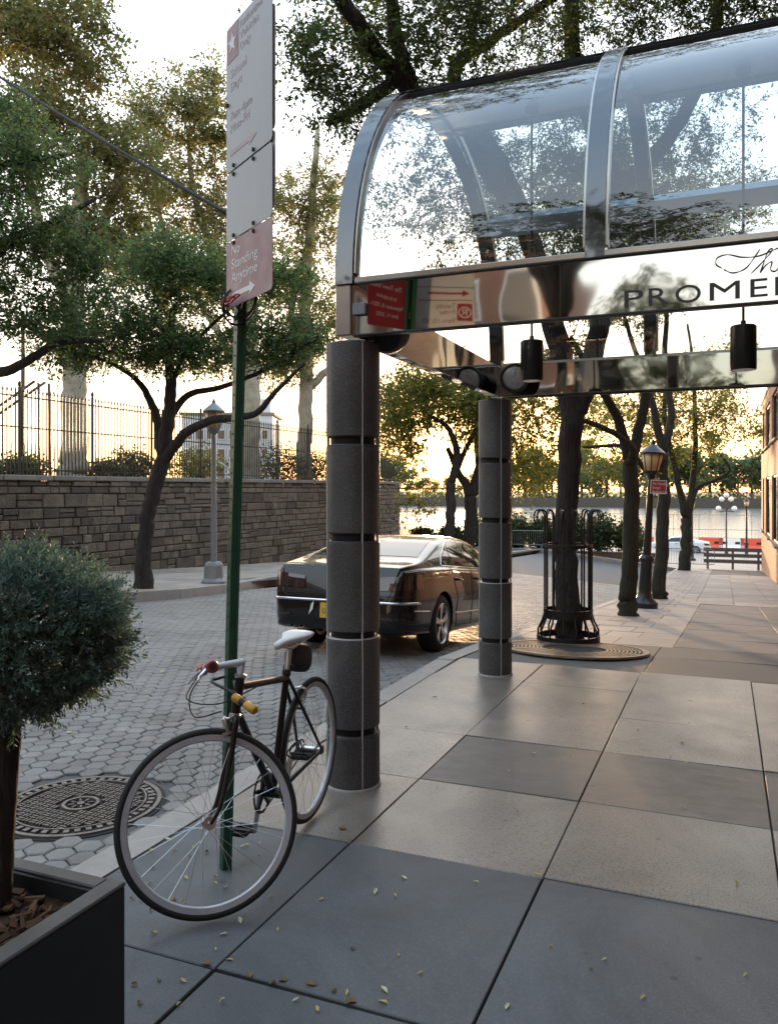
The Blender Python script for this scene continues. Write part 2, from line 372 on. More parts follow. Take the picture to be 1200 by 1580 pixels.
M['sign_faded'] = mat('sign_faded', (0.27, 0.10, 0.11), 0.5, (0.42, 0.32, 0.32), 5, spec=0.6)
M['sign_grey'] = mat('sign_grey', (0.25, 0.275, 0.30), 0.34, (0.42, 0.43, 0.44), 2.6, spec=0.6, rough2=0.48)
M['sign_glare'] = mat('sign_glare', (0.36, 0.27, 0.28), 0.45, (0.42, 0.34, 0.35), 6)  # print paled towards the plate tone: glare painted into its colour
M['steel_edge'] = mat('steel_edge', (0.36, 0.34, 0.31), 0.3, (0.42, 0.40, 0.36), 10, metal=1.0)
M['letter'] = mat('letter', (0.025, 0.03, 0.03), 0.4, None, 10)
M['gasket'] = mat('gasket', (0.02, 0.021, 0.022), 0.5, None, 10)
M['ridge'] = mat('ridge', (0.33, 0.36, 0.40), 0.35, (0.40, 0.43, 0.47), 6, metal=0.7)
M['glass'] = glass_mat('glass', (0.70, 0.78, 0.81), 1.5, 0.05)
M['pane'] = mat('pane', (0.03, 0.035, 0.04), 0.06, None, 5, spec=0.8)
M['lens'] = mat('lens', (0.25, 0.24, 0.22), 0.08, (0.45, 0.43, 0.4), 40, spec=0.8)
M['mulch'] = mat('mulch', (0.05, 0.028, 0.016), 0.9, (0.13, 0.075, 0.042), 30, obj_var=0.4)
M['water'] = mat('water', (0.16, 0.17, 0.16), 0.22, (0.19, 0.2, 0.19), 0.4, bump=0.15, bscale=0.6)
M['white_paint'] = mat('white_paint', (0.74, 0.74, 0.73), 0.5, (0.8, 0.8, 0.79), 6)
M['orange_red'] = mat('orange_red', (0.62, 0.07, 0.035), 0.5, (0.7, 0.10, 0.05), 6)
M['timber'] = mat('timber', (0.12, 0.10, 0.085), 0.8, (0.19, 0.16, 0.135), 8, bump=0.3, bscale=40)
M['planter_brick'] = mat('planter_brick', (0.10, 0.055, 0.042), 0.8, (0.14, 0.08, 0.06), 8)
M['car_black'] = mat('car_black', (0.006, 0.005, 0.005), 0.25, None, 5, coat=0.7, spec=0.25)
M['car_white'] = mat('car_white', (0.62, 0.66, 0.70), 0.25, None, 5, coat=0.8)
M['car_glass'] = mat('car_glass', (0.01, 0.012, 0.014), 0.04, None, 5, spec=0.55)
M['tail_lamp'] = mat('tail_lamp', (0.012, 0.005, 0.006), 0.06, (0.02, 0.007, 0.007), 8, coat=1.0)
M['plate_yellow'] = mat('plate_yellow', (0.66, 0.42, 0.05), 0.5, None, 10)
M['lamp_amber'] = mat('lamp_amber', (0.62, 0.42, 0.20), 0.3, (0.7, 0.5, 0.27), 30)
M['dry_leaf'] = leaf_mat('dry_leaf', [(0.42, 0.32, 0.10), (0.55, 0.45, 0.20), (0.35, 0.20, 0.08), (0.55, 0.50, 0.28)], 0.2)
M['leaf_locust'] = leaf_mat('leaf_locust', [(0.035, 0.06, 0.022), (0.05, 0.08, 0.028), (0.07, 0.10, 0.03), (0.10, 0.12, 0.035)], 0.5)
M['leaf_dark'] = leaf_mat('leaf_dark', [(0.055, 0.09, 0.045), (0.075, 0.12, 0.05), (0.10, 0.145, 0.055), (0.14, 0.16, 0.055)], 0.6)
M['leaf_plane'] = leaf_mat('leaf_plane', [(0.085, 0.115, 0.045), (0.12, 0.14, 0.05), (0.16, 0.155, 0.055), (0.18, 0.14, 0.055), (0.10, 0.13, 0.05)], 0.6)
M['leaf_lime'] = leaf_mat('leaf_lime', [(0.07, 0.095, 0.025), (0.11, 0.13, 0.03), (0.16, 0.16, 0.038), (0.20, 0.16, 0.04)], 0.55)
M['leaf_far'] = leaf_mat('leaf_far', [(0.085, 0.115, 0.055), (0.11, 0.14, 0.065), (0.13, 0.155, 0.075)], 0.4)
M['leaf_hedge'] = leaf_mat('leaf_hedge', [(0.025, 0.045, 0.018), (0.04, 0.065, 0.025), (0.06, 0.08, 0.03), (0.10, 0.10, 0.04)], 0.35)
M['needle'] = leaf_mat('needle', [(0.055, 0.095, 0.08), (0.085, 0.135, 0.11), (0.12, 0.175, 0.14), (0.15, 0.205, 0.145)], 0.3, 0.6)
M['house_pale'] = mat('house_pale', (0.42, 0.47, 0.52), 0.7, (0.5, 0.54, 0.58), 0.3)
M['curtain'] = mat('curtain', (0.45, 0.43, 0.40), 0.8, None, 5)

def mirror_mat(name='polished_steel', base=(0.50, 0.50, 0.48), rough=0.035, sc=2.3, strength=0.22):
    m, nt, b = new_mat(name); N, L = nt.nodes, nt.links
    b.inputs['Base Color'].default_value = rgb(base); b.inputs['Metallic'].default_value = 1.0; b.inputs['Roughness'].default_value = rough
    g = N.new('ShaderNodeNewGeometry'); n = N.new('ShaderNodeTexNoise'); n.inputs['Scale'].default_value = sc; n.inputs['Detail'].default_value = 1.0; L.new(g.outputs['Position'], n.inputs['Vector'])
    bp = N.new('ShaderNodeBump'); bp.inputs['Strength'].default_value = strength; bp.inputs['Distance'].default_value = 0.02; L.new(n.outputs['Fac'], bp.inputs['Height']); L.new(bp.outputs[0], b.inputs['Normal']); return m
M['mirror'] = mirror_mat()
M['rib_steel'] = mirror_mat('rib_steel', (0.12, 0.125, 0.13), 0.10, 7.0, 0.5)
def brick_mat(name='brickwork', k=1.0):
    m, nt, b = new_mat(name); N, L = nt.nodes, nt.links
    g = N.new('ShaderNodeNewGeometry'); sp = N.new('ShaderNodeSeparateXYZ'); L.new(g.outputs['Position'], sp.inputs[0])
    ad = N.new('ShaderNodeMath'); ad.operation = 'ADD'; L.new(sp.outputs[0], ad.inputs[0]); L.new(sp.outputs[1], ad.inputs[1])
    cb = N.new('ShaderNodeCombineXYZ'); L.new(ad.outputs[0], cb.inputs[0]); L.new(sp.outputs[2], cb.inputs[1])
    br = N.new('ShaderNodeTexBrick'); br.inputs['Scale'].default_value = 1.0; br.inputs['Brick Width'].default_value = 0.21; br.inputs['Row Height'].default_value = 0.068; br.inputs['Mortar Size'].default_value = 0.006
    br.inputs['Color1'].default_value = rgb((0.22 * k, 0.10 * k, 0.065 * k)); br.inputs['Color2'].default_value = rgb((0.29 * k, 0.145 * k, 0.095 * k)); br.inputs['Mortar'].default_value = rgb((0.25, 0.2, 0.16)); L.new(cb.outputs[0], br.inputs['Vector'])
    L.new(br.outputs['Color'], b.inputs['Base Color']); b.inputs['Roughness'].default_value = 0.85
    bp = N.new('ShaderNodeBump'); bp.inputs['Strength'].default_value = 0.4; bp.inputs['Distance'].default_value = 0.01; bp.invert = True; L.new(br.outputs['Fac'], bp.inputs['Height']); L.new(bp.outputs[0], b.inputs['Normal']); return m
M['brick'] = brick_mat()
M['brick_sunlit'] = brick_mat('sunlit_brickwork', 1.6)  # same brick, brightened: low sunlight on the facade painted into the colour

for _k, _d in (('bark', 0.05), ('bark_mossy', 0.05), ('bark_plane', 0.03), ('wallstone', 0.03), ('hexblock', 0.014)):
    for _n in M[_k].node_tree.nodes:
        if _n.type == 'BUMP': _n.inputs['Distance'].default_value = _d

# ================================================================== the setting
def gz(x, y):
    if y > 324: return -2.4
    if y > 88: return -9.0
    return zw(x, min(y, 86)) - 0.32
_gx = [-1800, -400, -120, -60, -30, -20, -15.2, -10, -6, -2.5, 0, 1.9, 8, 20, 60, 160, 500, 1800]
_gy = [-900, -120, -30, 0, 4, 7, 8.6, 10, 12.2, 16, 21.6, 26, 31, 38, 44, 49.6, 60, 74, 87, 88.5, 150, 240, 323.5, 324.5, 420, 900, 2600]
mb = MB(); mb.v = [(x, y, gz(x, y)) for y in _gy for x in _gx]; n = len(_gx)
mb.f = [(j * n + i, j * n + i + 1, (j + 1) * n + i + 1, (j + 1) * n + i) for j in range(len(_gy) - 1) for i in range(n - 1)]
tag(mb.build('ground', M['soil']), kind='structure')
mb = MB().add([(-1800, 88.2, -5), (1800, 88.2, -5), (1800, 323.8, -5), (-1800, 323.8, -5)], [(0, 1, 2, 3)])
tag(mb.build('river', M['water']), kind='structure')
mb = MB().box((0, 325.5, -3.5), (3000, 3.0, 4.4)); o = tag(mb.build('far_seawall', M['mortar']), kind='structure')
mb = MB().box((0, 87.6, -4.4), (1200, 0.8, 2.2)); tag(mb.build('quay_wall', M['capstone']), kind='structure')

def grid_sheet(name, xs, ys, zf, m):
    mb = MB(); n = len(xs); mb.v = [(x, y, zf(x, y)) for y in ys for x in xs]
    mb.f = [(j * n + i, j * n + i + 1, (j + 1) * n + i + 1, (j + 1) * n + i) for j in range(len(ys) - 1) for i in range(n - 1)]
    return tag(mb.build(name, m), kind='structure')
YS = sorted(set(list(np.arange(-14, 49, 1.4)) + [y for y in _BY if -14 < y < 48] + [STREET_END]))
# --- road with hexagonal blocks
road = grid_sheet('road', [FAR_KERB_X, -8, -6, -4, KERB_X], YS, lambda x, y: zr(x, y) - 0.014, M['asphalt'])
MH = G(125, 1240, -ROAD_DROP); MH_R = 0.40
hexes = []
HS = 0.078; dx, dy = HS * math.sqrt(3), HS * 1.5
row = 0; y = 0.9
while y < 31:
    x = FAR_KERB_X + 0.02 + (dx / 2 if row % 2 else 0)
    while x < KERB_X - 0.03:
        if math.hypot(x - MH.x, y - MH.y) > MH_R + 0.10: hexes.append((x, y))
        x += dx
    y += dy; row += 1
def hexpoly(x, y, k=0.955):
    a0 = random.uniform(-0.04, 0.04)
    pts = []
    for i in range(6):
        a = a0 + math.pi / 6 + i * math.pi / 3; r_ = HS * k * random.uniform(0.97, 1.02)
        pts.append((min(max(x + r_ * math.cos(a), FAR_KERB_X + 0.005), KERB_X - 0.005), y + r_ * math.sin(a)))
    return pts
def rank(x, y, z):
    v = Vector((x, y, z - CAM_H)); d = v.y * _c - v.x * _s; lt = v.x * _c + v.y * _s
    if d < 0.5: return 0
    px, py = 600 + FOC * lt / d, HORIZON - FOC * v.z / d
    return 1.0 / d ** 3 if -20 < px < 1220 and py < 1600 else 0
hexes.sort(key=lambda p: -rank(p[0], p[1], zr(*p)))
rest = MB()
for i, (x, y) in enumerate(hexes):
    hz, tx, ty = random.uniform(-0.003, 0.003), random.uniform(-0.02, 0.02), random.uniform(-0.02, 0.02)
    zf = lambda a, b: zr(a, b) + hz + (a - x) * tx + (b - y) * ty
    if i < 300: MB().slab(hexpoly(x, y), zf, 0.04, 0.006).build('paving_block', M['hexblock'], road)
    else: rest.slab(hexpoly(x, y), zf, 0.02, 0.006)
o = rest.build('paving_blocks', M['hexblock'], road); o['kind'] = 'stuff'

# --- near sidewalk of big slabs
walk = grid_sheet('sidewalk', [KERB_X + 0.17, -1.5, 0, FACADE_X], YS, lambda x, y: zw(x, y) - 0.022, M['joint'])
def slab(parent, x0, x1, y0, y1, m, gap=0.007, name='slab', jit=0.004):
    h = random.uniform(-jit, jit) * 0.6; tx, ty = random.uniform(-jit, jit), random.uniform(-jit, jit)
    cx, cy = (x0 + x1) / 2, (y0 + y1) / 2
    nb = max(1, int((y1 - y0) / 2.2)); g = gap / 2
    ys = [y for y in _BY if y0 + 0.2 < y < y1 - 0.2]
    poly = [(x0 + g, y0 + g), (x1 - g, y0 + g)] + [(x1 - g, y) for y in ys] + [(x1 - g, y1 - g), (x0 + g, y1 - g)] + [(x0 + g, y) for y in ys[::-1]]
    return MB().slab(poly, lambda a, b: zw(a, b) + h + (a - cx) * tx + (b - cy) * ty, 0.06, 0.0035).build(name, m, parent)
XL = [KERB_X + 0.18, -1.54, -0.68, 0.2, 1.08, FACADE_X]
for i in range(5):
    ys = [-2.4, -1.2, 0, 1.15, 2.23, 3.27]
    for a, b in zip(ys, ys[1:]): slab(walk, XL[i], XL[i + 1], a, b, M['bluestone'], 0.009)
    ys = [[3.27, 4.15, 5.0, 6.63, 7.4], [3.27, 4.15, 5.0, 6.6, 7.4], [3.27, 4.15, 5.0, 5.8, 7.4], [3.27, 4.15, 5.0, 7.4], [3.27, 5.0, 6.6, 7.4]][i]
    for k, (a, b) in enumerate(zip(ys, ys[1:])):
        slab(walk, XL[i], XL[i + 1], a, b, M['flagstone'] if (i, k) in ((1, 1), (2, 1), (3, 1)) else M['granite'], 0.006)
GR = G(885, 1003); GRATE = Vector((GR.x, GR.y, 0))
Y_LIGHT = G(1068, 931).y; SEAM_X = -0.66
for (a, b) in [(7.4, 8.55), (8.55, 9.7)]:
    slab(walk, SEAM_X, 0.55, a, b, M['asphalt'], 0.01); slab(walk, 0.55, FACADE_X, a, b, M['asphalt'], 0.01)
slab(walk, KERB_X + 0.18, SEAM_X, 7.4, 9.6, M['asphalt'], 0.008)
y = 9.7; k = 0
while y < Y_LIGHT - 0.5:
    y2 = min(y + 1.5, Y_LIGHT)
    for a, b in [(SEAM_X + 0.12, 0.7), (0.7, FACADE_X)]: slab(walk, a, b, y, y2, M['old_flag'], 0.006)
    y = y2
y = 9.6
while y < STREET_END - 0.4:
    y2 = min(y + 0.98, STREET_END); off = 0.3 * (k % 2); k += 1
    for a, b in [(KERB_X + 0.18, -1.75 + off), (-1.75 + off, -1.2 + off * 0.6), (-1.2 + off * 0.6, SEAM_X + (0.12 if y < Y_LIGHT else 0))]: slab(walk, a, b, y, y2, M['concrete'], 0.008)
    y = y2
y = Y_LIGHT
while y < STREET_END - 0.4:
    y2 = min(y + 1.5, STREET_END)
    for a, b in [(SEAM_X, 0.2), (0.2, 1.05), (1.05, FACADE_X)]: slab(walk, a, b, y, y2, M['concrete'] if y < 40 else M['asphalt'], 0.01)
    y = y2
def kerb_run(name, pts, w, side_h=0.22, step=1.6):
    """a row of kerb stones along a plan line; w>0 puts the stones to the left of the walking direction"""
    root = tag(empty(name), kind='structure')
    for a, b in zip(pts, pts[1:]):
        L_ = math.hypot(b[0] - a[0], b[1] - a[1]); n = max(1, round(L_ / step)); ux, uy = (b[0] - a[0]) / L_, (b[1] - a[1]) / L_
        for i in range(n):
            s0, s1 = L_ * i / n + 0.004, L_ * (i + 1) / n - 0.004; j = random.uniform(-0.004, 0.004)
            q = [(a[0] + ux * s, a[1] + uy * s) for s in (s0, s1)]
            poly = [(q[0][0], q[0][1]), (q[1][0], q[1][1]), (q[1][0] - uy * w, q[1][1] + ux * w), (q[0][0] - uy * w, q[0][1] + ux * w)]
            if w < 0: poly = poly[::-1]
            MB().slab(poly, lambda x, y: zw(x, y) + 0.003 + j, side_h, 0.014).build('kerb_stone', M['kerb'], root)
    return root
kerb_run('kerb', [(KERB_X, -2.4), (KERB_X, 7.2), (KERB_X, 12.2), (KERB_X, 21.6), (KERB_X, 31), (KERB_X, STREET_END)], -0.172)
# --- far sidewalk, bulging round the lamp, and its kerb
FK = [(FAR_KERB_X, -6), (FAR_KERB_X, 10.4), (FAR_KERB_X + 0.25, 13.0), (FAR_KERB_X + 0.1, 15.2), (FAR_KERB_X - 0.5, 17.5), (FAR_KERB_X - 0.6, 22), (FAR_KERB_X - 0.6, STREET_END)]
kerb_run('far_kerb', FK, 0.2, step=1.9)
fwalk = grid_sheet('far_sidewalk', [WALL_X, -13, -11.5, FAR_KERB_X - 0.14], YS, lambda x, y: zw(x, y) - 0.022, M['joint'])
y = 6.0
while y < 38:
    y2 = y + 1.5
    fx = np.interp(y + 0.75, [p[1] for p in FK], [p[0] for p in FK]) - 0.21
    for a, b in [(WALL_X, -13.3), (-13.3, -11.7), (-11.7, fx)]: slab(fwalk, a, b, y, y2, M['concrete'], 0.01)
    y = y2
# road strip under the bulge is covered by the far walk; the cross kerb at the street's end
kerb_run('end_kerb', [(FAR_KERB_X - 0.6, STREET_END), (KERB_X, STREET_END)], 0.2)
plaza = grid_sheet('plaza', [-40, -20, -10, -2.5, 2, 14], [STREET_END, 49.6, 54, 60, 75, 87.2], lambda x, y: zw(x, y), M['concrete'])
lawn = grid_sheet('park_lawn', [-160, -60, -30, -15.5], [-60, 0, 20, 37.5, 60, 84], lambda x, y: 1.72, M['soil'])

# --- stone retaining wall with cap
W0, W1 = 7.0, 37.6
def wtop(y): return 1.80 + 0.09 * (y - 13) / 25.0
wall = thing('stone_wall', 'long rough grey stone retaining wall with flat cap below iron fence', 'wall', (WALL_X, W0, 0))
inv = Matrix.Translation((-WALL_X, -W0, 0))
mb = MB().add([(x - WALL_X, y - W0, z) for y in (W0, W1) for x, z in ((WALL_X - 0.35, -2.4), (WALL_X - 0.035, -2.4), (WALL_X - 0.035, wtop(y) - 0.02), (WALL_X - 0.35, wtop(y) - 0.02))],
              [(0, 1, 2, 3), (7, 6, 5, 4), (0, 4, 5, 1), (1, 5, 6, 2), (2, 6, 7, 3), (3, 7, 4, 0)])
mb.build('mortar_core', M['mortar'], wall)
stones = []
zb = -1.6; 
rows = []
while zb < 1.9:
    h = random.choice([0.18, 0.22, 0.26, 0.3, 0.34]); rows.append((zb, zb + h)); zb += h
for z0, z1 in rows:
    y = W0
    while y < W1:
        L_ = random.uniform(0.22, 0.7) if z1 - z0 < 0.25 else random.uniform(0.3, 0.85)
        y2 = min(y + L_, W1)
        lim = lambda z, yy: min(z, wtop(yy) - 0.008)
        if z1 > zw(WALL_X, y) - 0.05 and z0 < wtop(y) - 0.06:
            if random.random() < 0.38 and z1 - z0 > 0.25:
                zm = (z0 + z1) / 2 + random.uniform(-.05, .05); stones += [(y, y2, z0, zm), (y, y2, zm, z1)]
            else: stones.append((y, y2, z0, z1))
        y = y2
def stone_geo(mb, s):
    y0, y1, z0, z1 = s; g = 0.007; p = random.uniform(0.0, 0.055); j = lambda: random.uniform(-0.008, 0.008)
    z1 = min(z1, wtop(y0) - 0.006)
    o = [(y0 + g + j() * .4, z0 + g + j() * .4), (y1 - g + j() * .4, z0 + g + j() * .4), (y1 - g + j() * .4, z1 - g + j() * .4), (y0 + g + j() * .4, z1 - g + j() * .4)]
    c = 0.022; i_ = [(o[0][0] + c, o[0][1] + c), (o[1][0] - c, o[1][1] + c), (o[2][0] - c, o[2][1] - c), (o[3][0] + c, o[3][1] - c)]
    vs = [(p + random.uniform(0, 0.014), a - W0, b) for a, b in i_] + [(p - 0.02, a - W0, b) for a, b in o] + [(-0.05, a - W0, b) for a, b in o]
    mb.add(vs, [(0, 1, 2, 3)] + [(4 * k + i, 4 * k + 4 + i, 4 * k + 4 + (i + 1) % 4, 4 * k + (i + 1) % 4) for k in (0, 1) for i in range(4)])
def srank(s):
    y = (s[0] + s[1]) / 2; z = (s[2] + s[3]) / 2
    return rank(WALL_X, y, z) * (s[1] - s[0]) * (s[3] - s[2]) * (1.0 if z > zw(WALL_X, y) + 0.05 else 0.05)
stones.sort(key=lambda s: -srank(s)); rest = MB()
for i, s in enumerate(stones):
    if i < 300: mb = MB(); stone_geo(mb, s); mb.build('stone', M['wallstone'], wall)
    else: stone_geo(rest, s)
o = rest.build('stones', M['wallstone'], wall); o['kind'] = 'stuff'
y = W0
while y < W1:
    y2 = min(y + random.uniform(1.1, 1.5), W1)
    MB().bevbox((-0.19, (y + y2) / 2 - W0, wtop((y + y2) / 2) + 0.055), (0.56, y2 - y - 0.01, 0.125), 0.018).build('capstone', M['capstone'], wall); y = y2

# --- iron fence on the wall
FX = WALL_X - 0.2
fence = thing('iron_fence', 'tall black iron picket fence with spear tips on the stone wall', 'fence', (FX, W0, 0))
def fz(y): return wtop(y) + 0.12
FH = 2.0
pk = MB().tube([(0, 0, 0), (0, 0, FH - 0.06)], 0.017, 5)
pk.tube([(0, 0, FH - 0.07), (0, 0, FH - 0.03), (0, 0, FH + 0.07)], [0.015, 0.026, 0.002], 5)
pkm = pk.mesh('picket', M['iron'])
po = MB().box((0, 0, FH / 2 + 0.03), (0.05, 0.05, FH + 0.06)); po.tube([(0, 0, FH + 0.06), (0, 0, FH + 0.1), (0, 0, FH + 0.15), (0, 0, FH + 0.21)], [0.018, 0.042, 0.042, 0.006], 8)
pom = po.mesh('fence_post', M['iron'])
y = W0 + 0.1; i = 0
while y < W1 - 0.1:
    if y > 11.5 or i % 20 == 0:
        o = link('fence_post' if i % 20 == 0 else 'picket', pom if i % 20 == 0 else pkm, fence); o.location = (0, y - W0, fz(y))
    y += 0.118; i += 1
for hz in (0.12, 1.12, FH - 0.16):
    MB().add([(a, y - W0, fz(y) + hz + b) for y in (W0 + 0.1, W1 - 0.1) for a, b in ((-0.02, -0.014), (0.02, -0.014), (0.02, 0.014), (-0.02, 0.014))],
             [(0, 1, 2, 3), (7, 6, 5, 4), (0, 4, 5, 1), (1, 5, 6, 2), (2, 6, 7, 3), (3, 7, 4, 0)]).build('rail', M['iron'], fence)

# --- brick buildings on the right
def brick_building(name, label, y0, y1, z1, depth, wins, zb=-4.0, coping=True, bm='brick'):
    b = thing(name, label, 'building', (FACADE_X, y0, 0))
    mb = MB(); ys = sorted({0.0, y1 - y0} | {w[0] - y0 for w in wins} | {w[1] - y0 for w in wins})
    zs = sorted({zb, z1} | {w[2] for w in wins} | {w[3] for w in wins})
    op = lambda ya, yb, za, zc: any(w[0] - y0 - 1e-4 <= ya and yb <= w[1] - y0 + 1e-4 and w[2] - 1e-4 <= za and zc <= w[3] + 1e-4 for w in wins)
    for ya, yb in zip(ys, ys[1:]):
        for za, zc in zip(zs, zs[1:]):
            if not op(ya, yb, za, zc): mb.add([(0, ya, za), (0, ya, zc), (0, yb, zc), (0, yb, za)], [(0, 1, 2, 3)])
    for w in wins:                               # reveals
        a, c, d, e = w[0] - y0, w[1] - y0, w[2], w[3]; t = 0.16
        mb.add([(0, a, d), (0, c, d), (0, c, e), (0, a, e), (t, a, d), (t, c, d), (t, c, e), (t, a, e)], [(0, 4, 5, 1), (1, 5, 6, 2), (2, 6, 7, 3), (3, 7, 4, 0)])
    L_ = y1 - y0
    mb.add([(0, 0, zb), (depth, 0, zb), (depth, 0, z1), (0, 0, z1), (0, L_, zb), (depth, L_, zb), (depth, L_, z1), (0, L_, z1)], [(0, 1, 2, 3), (4, 7, 6, 5), (1, 5, 6, 2)])
    mb.build('wall', M[bm], b)
    mb = MB().box((depth / 2 + .02, L_ / 2, z1 + 0.1), (depth - 0.02 if not coping else depth + 0.12, L_ + 0.1, 0.2)); mb.build('roof', M['capstone'], b)
    for w in wins:
        a, c, d, e = w[0] - y0, w[1] - y0, w[2], w[3]
        f = MB()
        n = 2 if c - a > 1.2 else 1
        for yy in [a + 0.03, c - 0.03] + ([(a + c) / 2] if n == 2 else []): f.box((0.11, yy, (d + e) / 2), (0.07, 0.06, e - d))
        for zz in (d + 0.03, e - 0.03): f.box((0.112, (a + c) / 2, zz), (0.062, c - a - .13, 0.06))
        wo = f.build('window', M['iron'], b)
        MB().box((0.135, (a + c) / 2, (d + e) / 2), (0.012, c - a, e - d)).build('pane', M['pane'], wo)
        MB().box((0.35, a + (c - a) * 0.25, (d + e) / 2), (0.04, (c - a) * 0.4, e - d)).build('curtain', M['curtain'], wo)
        MB().bevbox((-0.03, (a + c) / 2, d - 0.05), (0.2, c - a + 0.16, 0.09), 0.012).build('sill', M['capstone'], wo)
    return b
wins = []
for k, y in enumerate((15.5, 20.0, 24.5, 29.0, 34.0, 39.8)):
    yb = y + (2.6 if k < 4 else 4.3); fl = fall(y)
    wins += [(y, yb, -0.55 if k > 3 else fl + 1.1, 2.2), (y, yb, 3.6, 5.6)]
wins += [(45.6, 47.2, -0.5, 2.2), (45.6, 47.2, 3.6, 5.6)]
brick_building('brick_rowhouse', 'low brick building in painted sunlit orange with tall dark windows along the right sidewalk edge', 12.0, 49.0, 6.2, 9.0, wins, bm='brick_sunlit')
wins = [(y, y + 1.5, z, z + 1.6) for y in (-20, -16.5, -13, -9.5, -6, -2.5, 0.2, 8.6) for z in (1.0, 4.4, 7.4)] + [(3.9, 6.8, 0.05, 2.35)]
brick_building('brick_tower', 'tall brick apartment tower mirrored in the polished canopy steel', -24.0, 11.98, 11.5, 14.0, wins)

# ================================================================== canopy, columns, sign
def wb(mb, name, m, parent, smooth=False):
    """build a part given in world coordinates under an unrotated thing or one of its parts"""
    l = Vector((0, 0, 0)); p = parent
    while p is not None: l += p.location; p = p.parent
    mb.v = [(x - l.x, y - l.y, z - l.z) for x, y, z in mb.v]
    return mb.build(name, m, parent, smooth)
def wtext(body, o, ex, ey, size, m, parent, **k):
    l = Vector((0, 0, 0)); p = parent
    while p is not None: l += p.location; p = p.parent
    return put_text(body, Vector(o) - l, ex, ey, size, m, parent, **k)

CX0, CX1, CY0, CY1, CZ0, CZ1 = -1.89, FACADE_X - 0.01, 3.85, 6.92, 2.375, 2.64
CYC, CRAD = (CY0 + CY1) / 2, (CY1 - CY0) / 2
can = thing('entrance_canopy', 'barrel-vaulted glass entrance canopy with polished steel fascia over the sidewalk', 'canopy', (CX0, CYC, CZ0))
def arc(a, r): return CYC + r * math.cos(R(a)), CZ1 + r * math.sin(R(a))      # 0 = far springing, 180 = near springing
def arch(mb, x0, x1, r0, r1, a0, a1, n=28):
    vs, fs = [], []
    for i in range(n + 1):
        a = a0 + (a1 - a0) * i / n
        for x, r in ((x0, r0), (x1, r0), (x1, r1), (x0, r1)):
            y, z = arc(a, r); vs.append((x, y, z))
    for i in range(n):
        for k in range(4): fs.append((i * 4 + k, i * 4 + (k + 1) % 4, i * 4 + 4 + (k + 1) % 4, i * 4 + 4 + k))
    fs += [(3, 2, 1, 0), tuple(n * 4 + k for k in range(4))]
    return mb.add(vs, fs)
# fascias
wb(MB().bevbox(((CX0 + CX1) / 2, CY0 + 0.04, (CZ0 + CZ1) / 2), (CX1 - CX0, 0.08, CZ1 - CZ0), 0.004), 'fascia', M['mirror'], can)
wb(MB().bevbox(((CX0 + CX1) / 2, CY1 - 0.04, (CZ0 + CZ1) / 2), (CX1 - CX0, 0.08, CZ1 - CZ0), 0.004), 'fascia', M['mirror'], can)
wb(MB().bevbox((CX0 + 0.04, CYC, (CZ0 + CZ1) / 2), (0.08, CY1 - CY0 - 0.165, CZ1 - CZ0 - 0.004), 0.004), 'fascia', M['mirror'], can)
wb(MB().bevbox((CX0 + 0.04, CY0 - 0.006, (CZ0 + CZ1) / 2 + .001), (0.086, 0.016, CZ1 - CZ0), 0.003), 'corner_trim', M['steel_edge'], can)
for yy in (CY0 - 0.004, CY1 + 0.004):
    wb(MB().bevbox(((CX0 + CX1) / 2 + .05, yy, CZ1 + 0.014), (CX1 - CX0 - 0.12, 0.05, 0.03), 0.004), 'sill_rail', M['steel_edge'], can)
    wb(MB().bevbox(((CX0 + CX1) / 2 + .05, yy, CZ0 - 0.007), (CX1 - CX0 - 0.1, 0.045, 0.012), 0.003), 'drip_edge', M['gasket'], can)
for x in (-0.72, 0.5):
    wb(MB().box((x, CY0 - 0.0012, (CZ0 + CZ1) / 2), (0.004, 0.004, CZ1 - CZ0 - 0.01)), 'fascia_joint', M['gasket'], can)
for z in (CZ0 + 0.045,):
    pass
# ribs, gaskets, rails, glass
RIBS = [(CX0, CX0 + 0.10), (-0.60, -0.51), (0.66, 0.75), (CX1 - 0.09, CX1)]
for x0, x1 in RIBS:
    rb = wb(arch(MB(), x0, x1, CRAD - 0.07, CRAD + 0.03, 0, 180, 48), 'rib', M['rib_steel'], can, 40)
    for xg in ((x0 - 0.012, x0 - 0.001), (x1 + 0.001, x1 + 0.012)):
        if CX0 - 0.005 < xg[0] and xg[1] < CX1: wb(arch(MB(), xg[0], xg[1], CRAD - 0.03, CRAD + 0.018, 2, 178, 40), 'gasket', M['steel_edge'], rb, 40)
bays = [(RIBS[i][1] + 0.013, RIBS[i + 1][0] - 0.013) for i in range(3)]
def glass_sheet(x0, x1, a0, a1, n=24):
    mb = MB(); vs, fs = [], []
    for i in range(n + 1):
        y, z = arc(a0 + (a1 - a0) * i / n, CRAD - 0.004); vs += [(x0, y, z), (x1, y, z)]
    fs = [(2 * i, 2 * i + 1, 2 * i + 3, 2 * i + 2) for i in range(n)]
    return mb.add(vs, fs)
